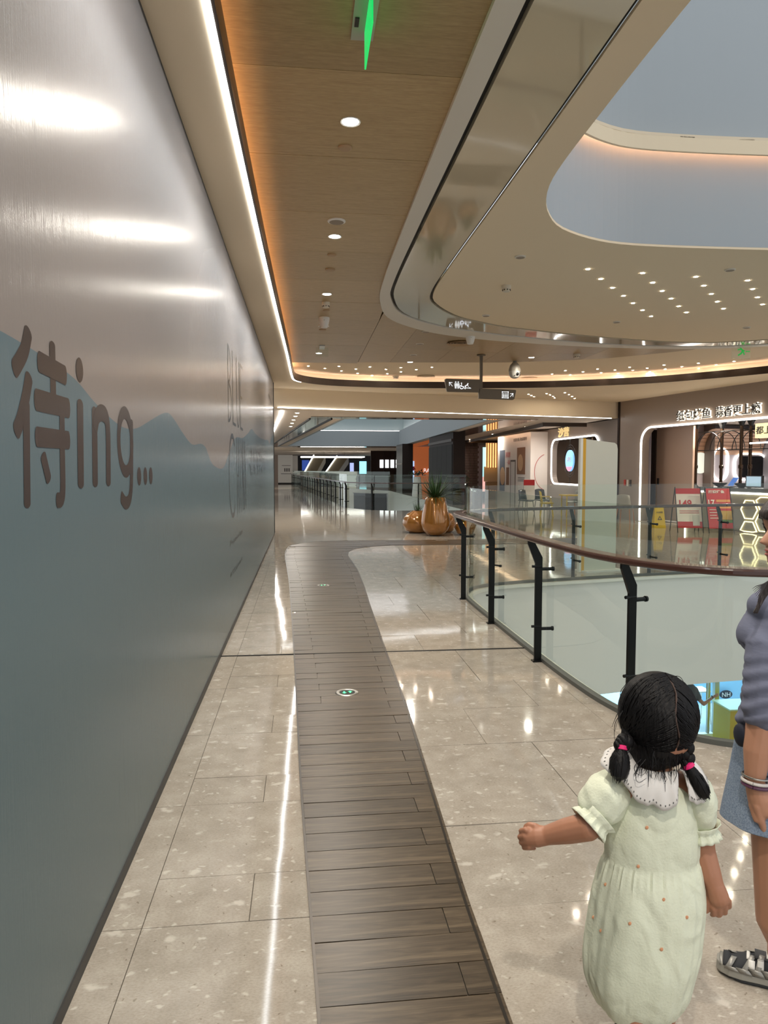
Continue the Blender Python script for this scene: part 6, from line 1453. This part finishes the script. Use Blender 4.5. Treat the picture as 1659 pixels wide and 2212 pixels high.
for (py, hw, dr) in ((1545,86,0.75),(1600,96,0.76),(1680,110,0.78),(1740,122,0.8),(1768,127,0.8),(1770,125,0.8),(1764,122,0.8)):
    c = wpt(1690,py,0.03); rows2.append([c+RT*math.cos(2*PI*k/64)*(hw*WD/F+0.004*math.sin(7*2*PI*k/64))+FH*math.sin(2*PI*k/64)*(hw*WD/F*dr) for k in range(64)])
b = MB(); b.grid(rows2,True); M_DENIM = mat('light_denim', rgb(116,132,152), 0.85); nz = tex(M_DENIM,'ShaderNodeTexNoise',260,'Object',Detail=2); setc(M_DENIM, ramp(M_DENIM,nz.outputs[0],[(0.3,rgb(96,112,134)),(0.7,rgb(136,150,168))])); sk = b.build('skirt', M_DENIM, wo, True); sk['label'] = 'light blue denim skirt'
MB().ellipsoid(wpt(1600,1588,-0.02),(0.014,0.03,0.034),12,8).build('pocket_opening', mat('navy_shadow_cloth', rgb(20,24,40), 0.8), sk, True)
def bangle(name, m, py, r, tr, parent, lab):
    c = wpt(1633,py,-0.06); ax = (wpt(1630,1688,-0.06)-wpt(1636,1620,-0.06)).normalized(); u = ax.orthogonal().normalized(); v = ax.cross(u); b = MB(); b.tube([c+(u*math.cos(2*PI*k/28)+v*math.sin(2*PI*k/28))*r for k in range(29)],tr,8,False); o = b.build(name, m, parent, True); o['label'] = lab
bangle('bracelet', M_STEEL, 1676, 0.036, 0.003, wo, 'thin silver bangle'); bangle('bracelet', mat('clear_bead', rgb(196,190,186), 0.15), 1687, 0.036, 0.005, wo, 'pale beaded bracelet'); bangle('bracelet', mat('plum_bead', rgb(84,50,72), 0.2), 1695, 0.035, 0.006, wo, 'plum beaded bracelet')
# trainers
M_SIL = mat('silver_leather', rgb(150,148,142), 0.35, 0.3); M_MESH = mat('dark_mesh', rgb(44,46,50), 0.8); M_SOLE = mat('grey_sole', rgb(150,148,140), 0.6); M_SOLE2 = mat('black_outsole', rgb(36,38,40), 0.7)
def shoe(A_):
    sh = bpy.data.objects.new('trainer', None); COL.objects.link(sh); sh.parent = wo
    P = lambda u, v, z: A_+AX*u+SIDE*v+Vector((0,0,z))
    prof = [(-0.085,0.016),(-0.075,0.030),(-0.04,0.037),(0.0,0.036),(0.05,0.039),(0.10,0.045),(0.135,0.043),(0.160,0.032),(0.172,0.015)]
    outl = [(u,w_) for u,w_ in prof]+[(u,-w_) for u,w_ in prof[::-1]]
    def slab(k, z0, z1, m, nm, ex_=1.0):
        b = MB(); n = len(outl); lo = [P(u*ex_,v*ex_,z0+(0.010 if (u > 0.13 and z0 < 0.01) else 0)) for u,v in outl]; hi = [P(u*ex_*0.99,v*ex_*0.97,z1+(0.008 if u > 0.12 else 0)) for u,v in outl]; b.add(lo+hi,[tuple(range(n))[::-1],tuple(range(n,2*n))]+[(i,(i+1)%n,(i+1)%n+n,i+n) for i in range(n)]); return b.build(nm, m, sh, bevel=0.003)
    slab(0,0.0,0.010,M_SOLE2,'outsole',1.0); slab(0,0.010,0.032,M_SOLE,'midsole',1.01)
    hts = {-0.085:0.075,-0.075:0.085,-0.04:0.09,0.0:0.095,0.05:0.085,0.10:0.066,0.135:0.054,0.160:0.045,0.172:0.036}; R_ = []
    for u, w_ in prof:
        h_ = hts[u]; R_.append([P(u*0.98,w_*0.97*math.cos(a),0.028+(h_-0.028)*(max(0,math.sin(a))**0.75)) for a in [PI*k/12 for k in range(13)]])
    b = MB(); b.grid(R_); b.build('upper', M_MESH, sh, True)
    def band(pts, wd_, m, nm):
        b = MB(); rr2 = []
        for (u, a) in pts:
            w_ = float(np.interp(u,[p[0] for p in prof],[p[1] for p in prof])); h_ = float(np.interp(u,sorted(hts),[hts[k] for k in sorted(hts)])); f = lambda uu, aa: P(uu*0.98,w_*1.0*math.cos(aa),0.031+(h_-0.027)*(max(0,math.sin(aa))**0.75)); rr2.append([f(u-wd_,a),f(u+wd_,a)])
        b.grid(rr2); o = b.build(nm, m, sh, True); s = o.modifiers.new('s','SOLIDIFY'); s.thickness = 0.003
    for u0, u1 in ((0.145,0.125),(0.10,0.07),(0.06,0.045),(0.02,0.0)):
        for sgn in (0,1):
            pts = [(u0+(u1-u0)*t, (0.05+1.2*t) if sgn == 0 else PI-(0.05+1.2*t)) for t in [k/6 for k in range(7)]]; band(pts,0.008,M_SIL,'overlay')
    band([(0.160,0.1+2.9*k/12) for k in range(13)],0.007,M_SIL,'toe_cap')
    for sgn in (0,1):
        for u0 in (0.12,0.09,0.055,0.02,-0.015,-0.05): band([(u0+0.004*t, (0.02+0.10*t) if sgn == 0 else PI-(0.02+0.10*t)) for t in range(4)],0.0185,M_SIL,'mudguard')
        band([(-0.055+0.002*t,(0.1+0.2*t) if sgn == 0 else PI-(0.1+0.2*t)) for t in range(7)],0.014,M_SIL,'heel_counter')
    band([(0.035,0.9+0.27*k) for k in range(6)],0.032,mat('charcoal_tongue', rgb(70,70,72), 0.8),'tongue'); band([(0.145,0.25+2.64*k/12) for k in range(13)],0.012,MATS['dark_mesh'],'toe_mesh')
    for k in range(4): band([(0.085-0.028*k,1.05+1.05*j/5) for j in range(6)],0.005,M_WHITE,'lace')
    for u0 in (0.075,0.05): band([(u0,0.35+0.55*j/4) for j in range(5)],0.009,M_WHITE,'side_mark'); band([(u0,PI-0.35-0.55*j/4) for j in range(5)],0.009,M_WHITE,'side_mark')
shoe(AN); shoe(AN2)
# child's sandals
for o_ in ((1372,-0.02),(1430,0.10)):
    p = floorpt(g(o_[0],2280,o_[1]),0.0); b = MB(); b.tube([p+Vector((0,-0.05,0.012)),p+Vector((0.01,0.04,0.012)),p+Vector((0.02,0.12,0.012))],0.03,10,True,[0.024,0.03,0.026]); me = b.mesh('sandal')
    for v in me.vertices: v.co.z = min(max(v.co.z,0.0),0.022)
    me.materials.append(M_BLACKPLASTIC); obj('sandal', me, girl)
# ---- person on the level below
pp = aty(1487,1530,13.6); Z0 = -4.3
lb_ = MB(); X0, Y0 = pp.x, 13.6
lb_.ellipsoid((X0,Y0,Z0+1.60),(0.08,0.095,0.115),16,12); cap(lb_,(X0,Y0,Z0+1.42),0.05,(X0,Y0,Z0+1.5),0.05); chain(lb_,[(X0,Y0,Z0+1.3),(X0,Y0,Z0+1.1),(X0,Y0,Z0+0.95)],[0.13,0.12,0.13])
HNDT = aty(1540,1506,13.55); chain(lb_,[(X0+0.14,Y0,Z0+1.36),(X0+0.2,Y0-0.02,Z0+1.18),tuple(aty(1520,1521,13.5)),tuple(HNDT)],[0.05,0.043,0.038,0.027]); hd = Vector(HNDT)
lb_.ellipsoid(hd+Vector((0.05,0,0.02)),(0.045,0.02,0.04),12,8)
for k in range(4): chain(lb_,[hd+Vector((0.06,0,0.0+0.018*k)),hd+Vector((0.11,0.01,0.012+0.02*k)),hd+Vector((0.135,0.025,0.012+0.02*k))],[0.011,0.0095,0.008])
chain(lb_,[hd+Vector((0.03,-0.01,0.03)),hd+Vector((0.06,-0.02,0.07)),hd+Vector((0.09,-0.01,0.085))],[0.012,0.010,0.008])
chain(lb_,[(X0-0.14,Y0,Z0+1.36),(X0-0.19,Y0,Z0+1.1),(X0-0.19,Y0-0.04,Z0+0.85)],[0.05,0.04,0.03])
for s in (-1,1): chain(lb_,[(X0+s*0.09,Y0,Z0+0.9),(X0+s*0.1,Y0,Z0+0.5),(X0+s*0.1,Y0,Z0+0.08),(X0+s*0.1,Y0-0.12,Z0+0.04)],[0.09,0.06,0.042,0.035])
pl_ = obj('person', bake_mesh(lb_,'person',0.012,3)); pl_.data.materials.append(M_SKINW); tag(pl_, 'person in dark grey clothes reaching to the shop door on the level below', 'person')
sh_ = MB(); chain(sh_,[(X0,Y0,Z0+1.36),(X0,Y0,Z0+1.1),(X0,Y0,Z0+0.85)],[0.15,0.145,0.155]); chain(sh_,[(X0+0.12,Y0,Z0+1.36),(X0+0.19,Y0-0.02,Z0+1.2)],[0.075,0.07]); chain(sh_,[(X0-0.12,Y0,Z0+1.36),(X0-0.19,Y0,Z0+1.12)],[0.075,0.07])
o = obj('shirt', bake_mesh(sh_,'shirt',0.014,3), pl_); o.data.materials.append(mat('charcoal_shirt', rgb(74,78,80), 0.8)); tr_ = MB()
for s in (-1,1): chain(tr_,[(X0+s*0.09,Y0,Z0+0.92),(X0+s*0.1,Y0,Z0+0.5),(X0+s*0.1,Y0,Z0+0.1)],[0.11,0.085,0.07])
o = obj('trousers', bake_mesh(tr_,'trousers',0.014,3), pl_); o.data.materials.append(mat('slate_trousers', rgb(92,104,108), 0.8)); o = obj('hair', None or MB().ellipsoid((X0,Y0+0.01,Z0+1.64),(0.09,0.105,0.10),16,12).mesh('hair'), pl_); o.data.materials.append(M_HAIR)
MB().tube([hd+Vector((-0.02,0.03*math.cos(2*PI*k/14),0.03*math.sin(2*PI*k/14))) for k in range(15)],0.009,6).build('watch_strap', M_BLACKPLASTIC, pl_)
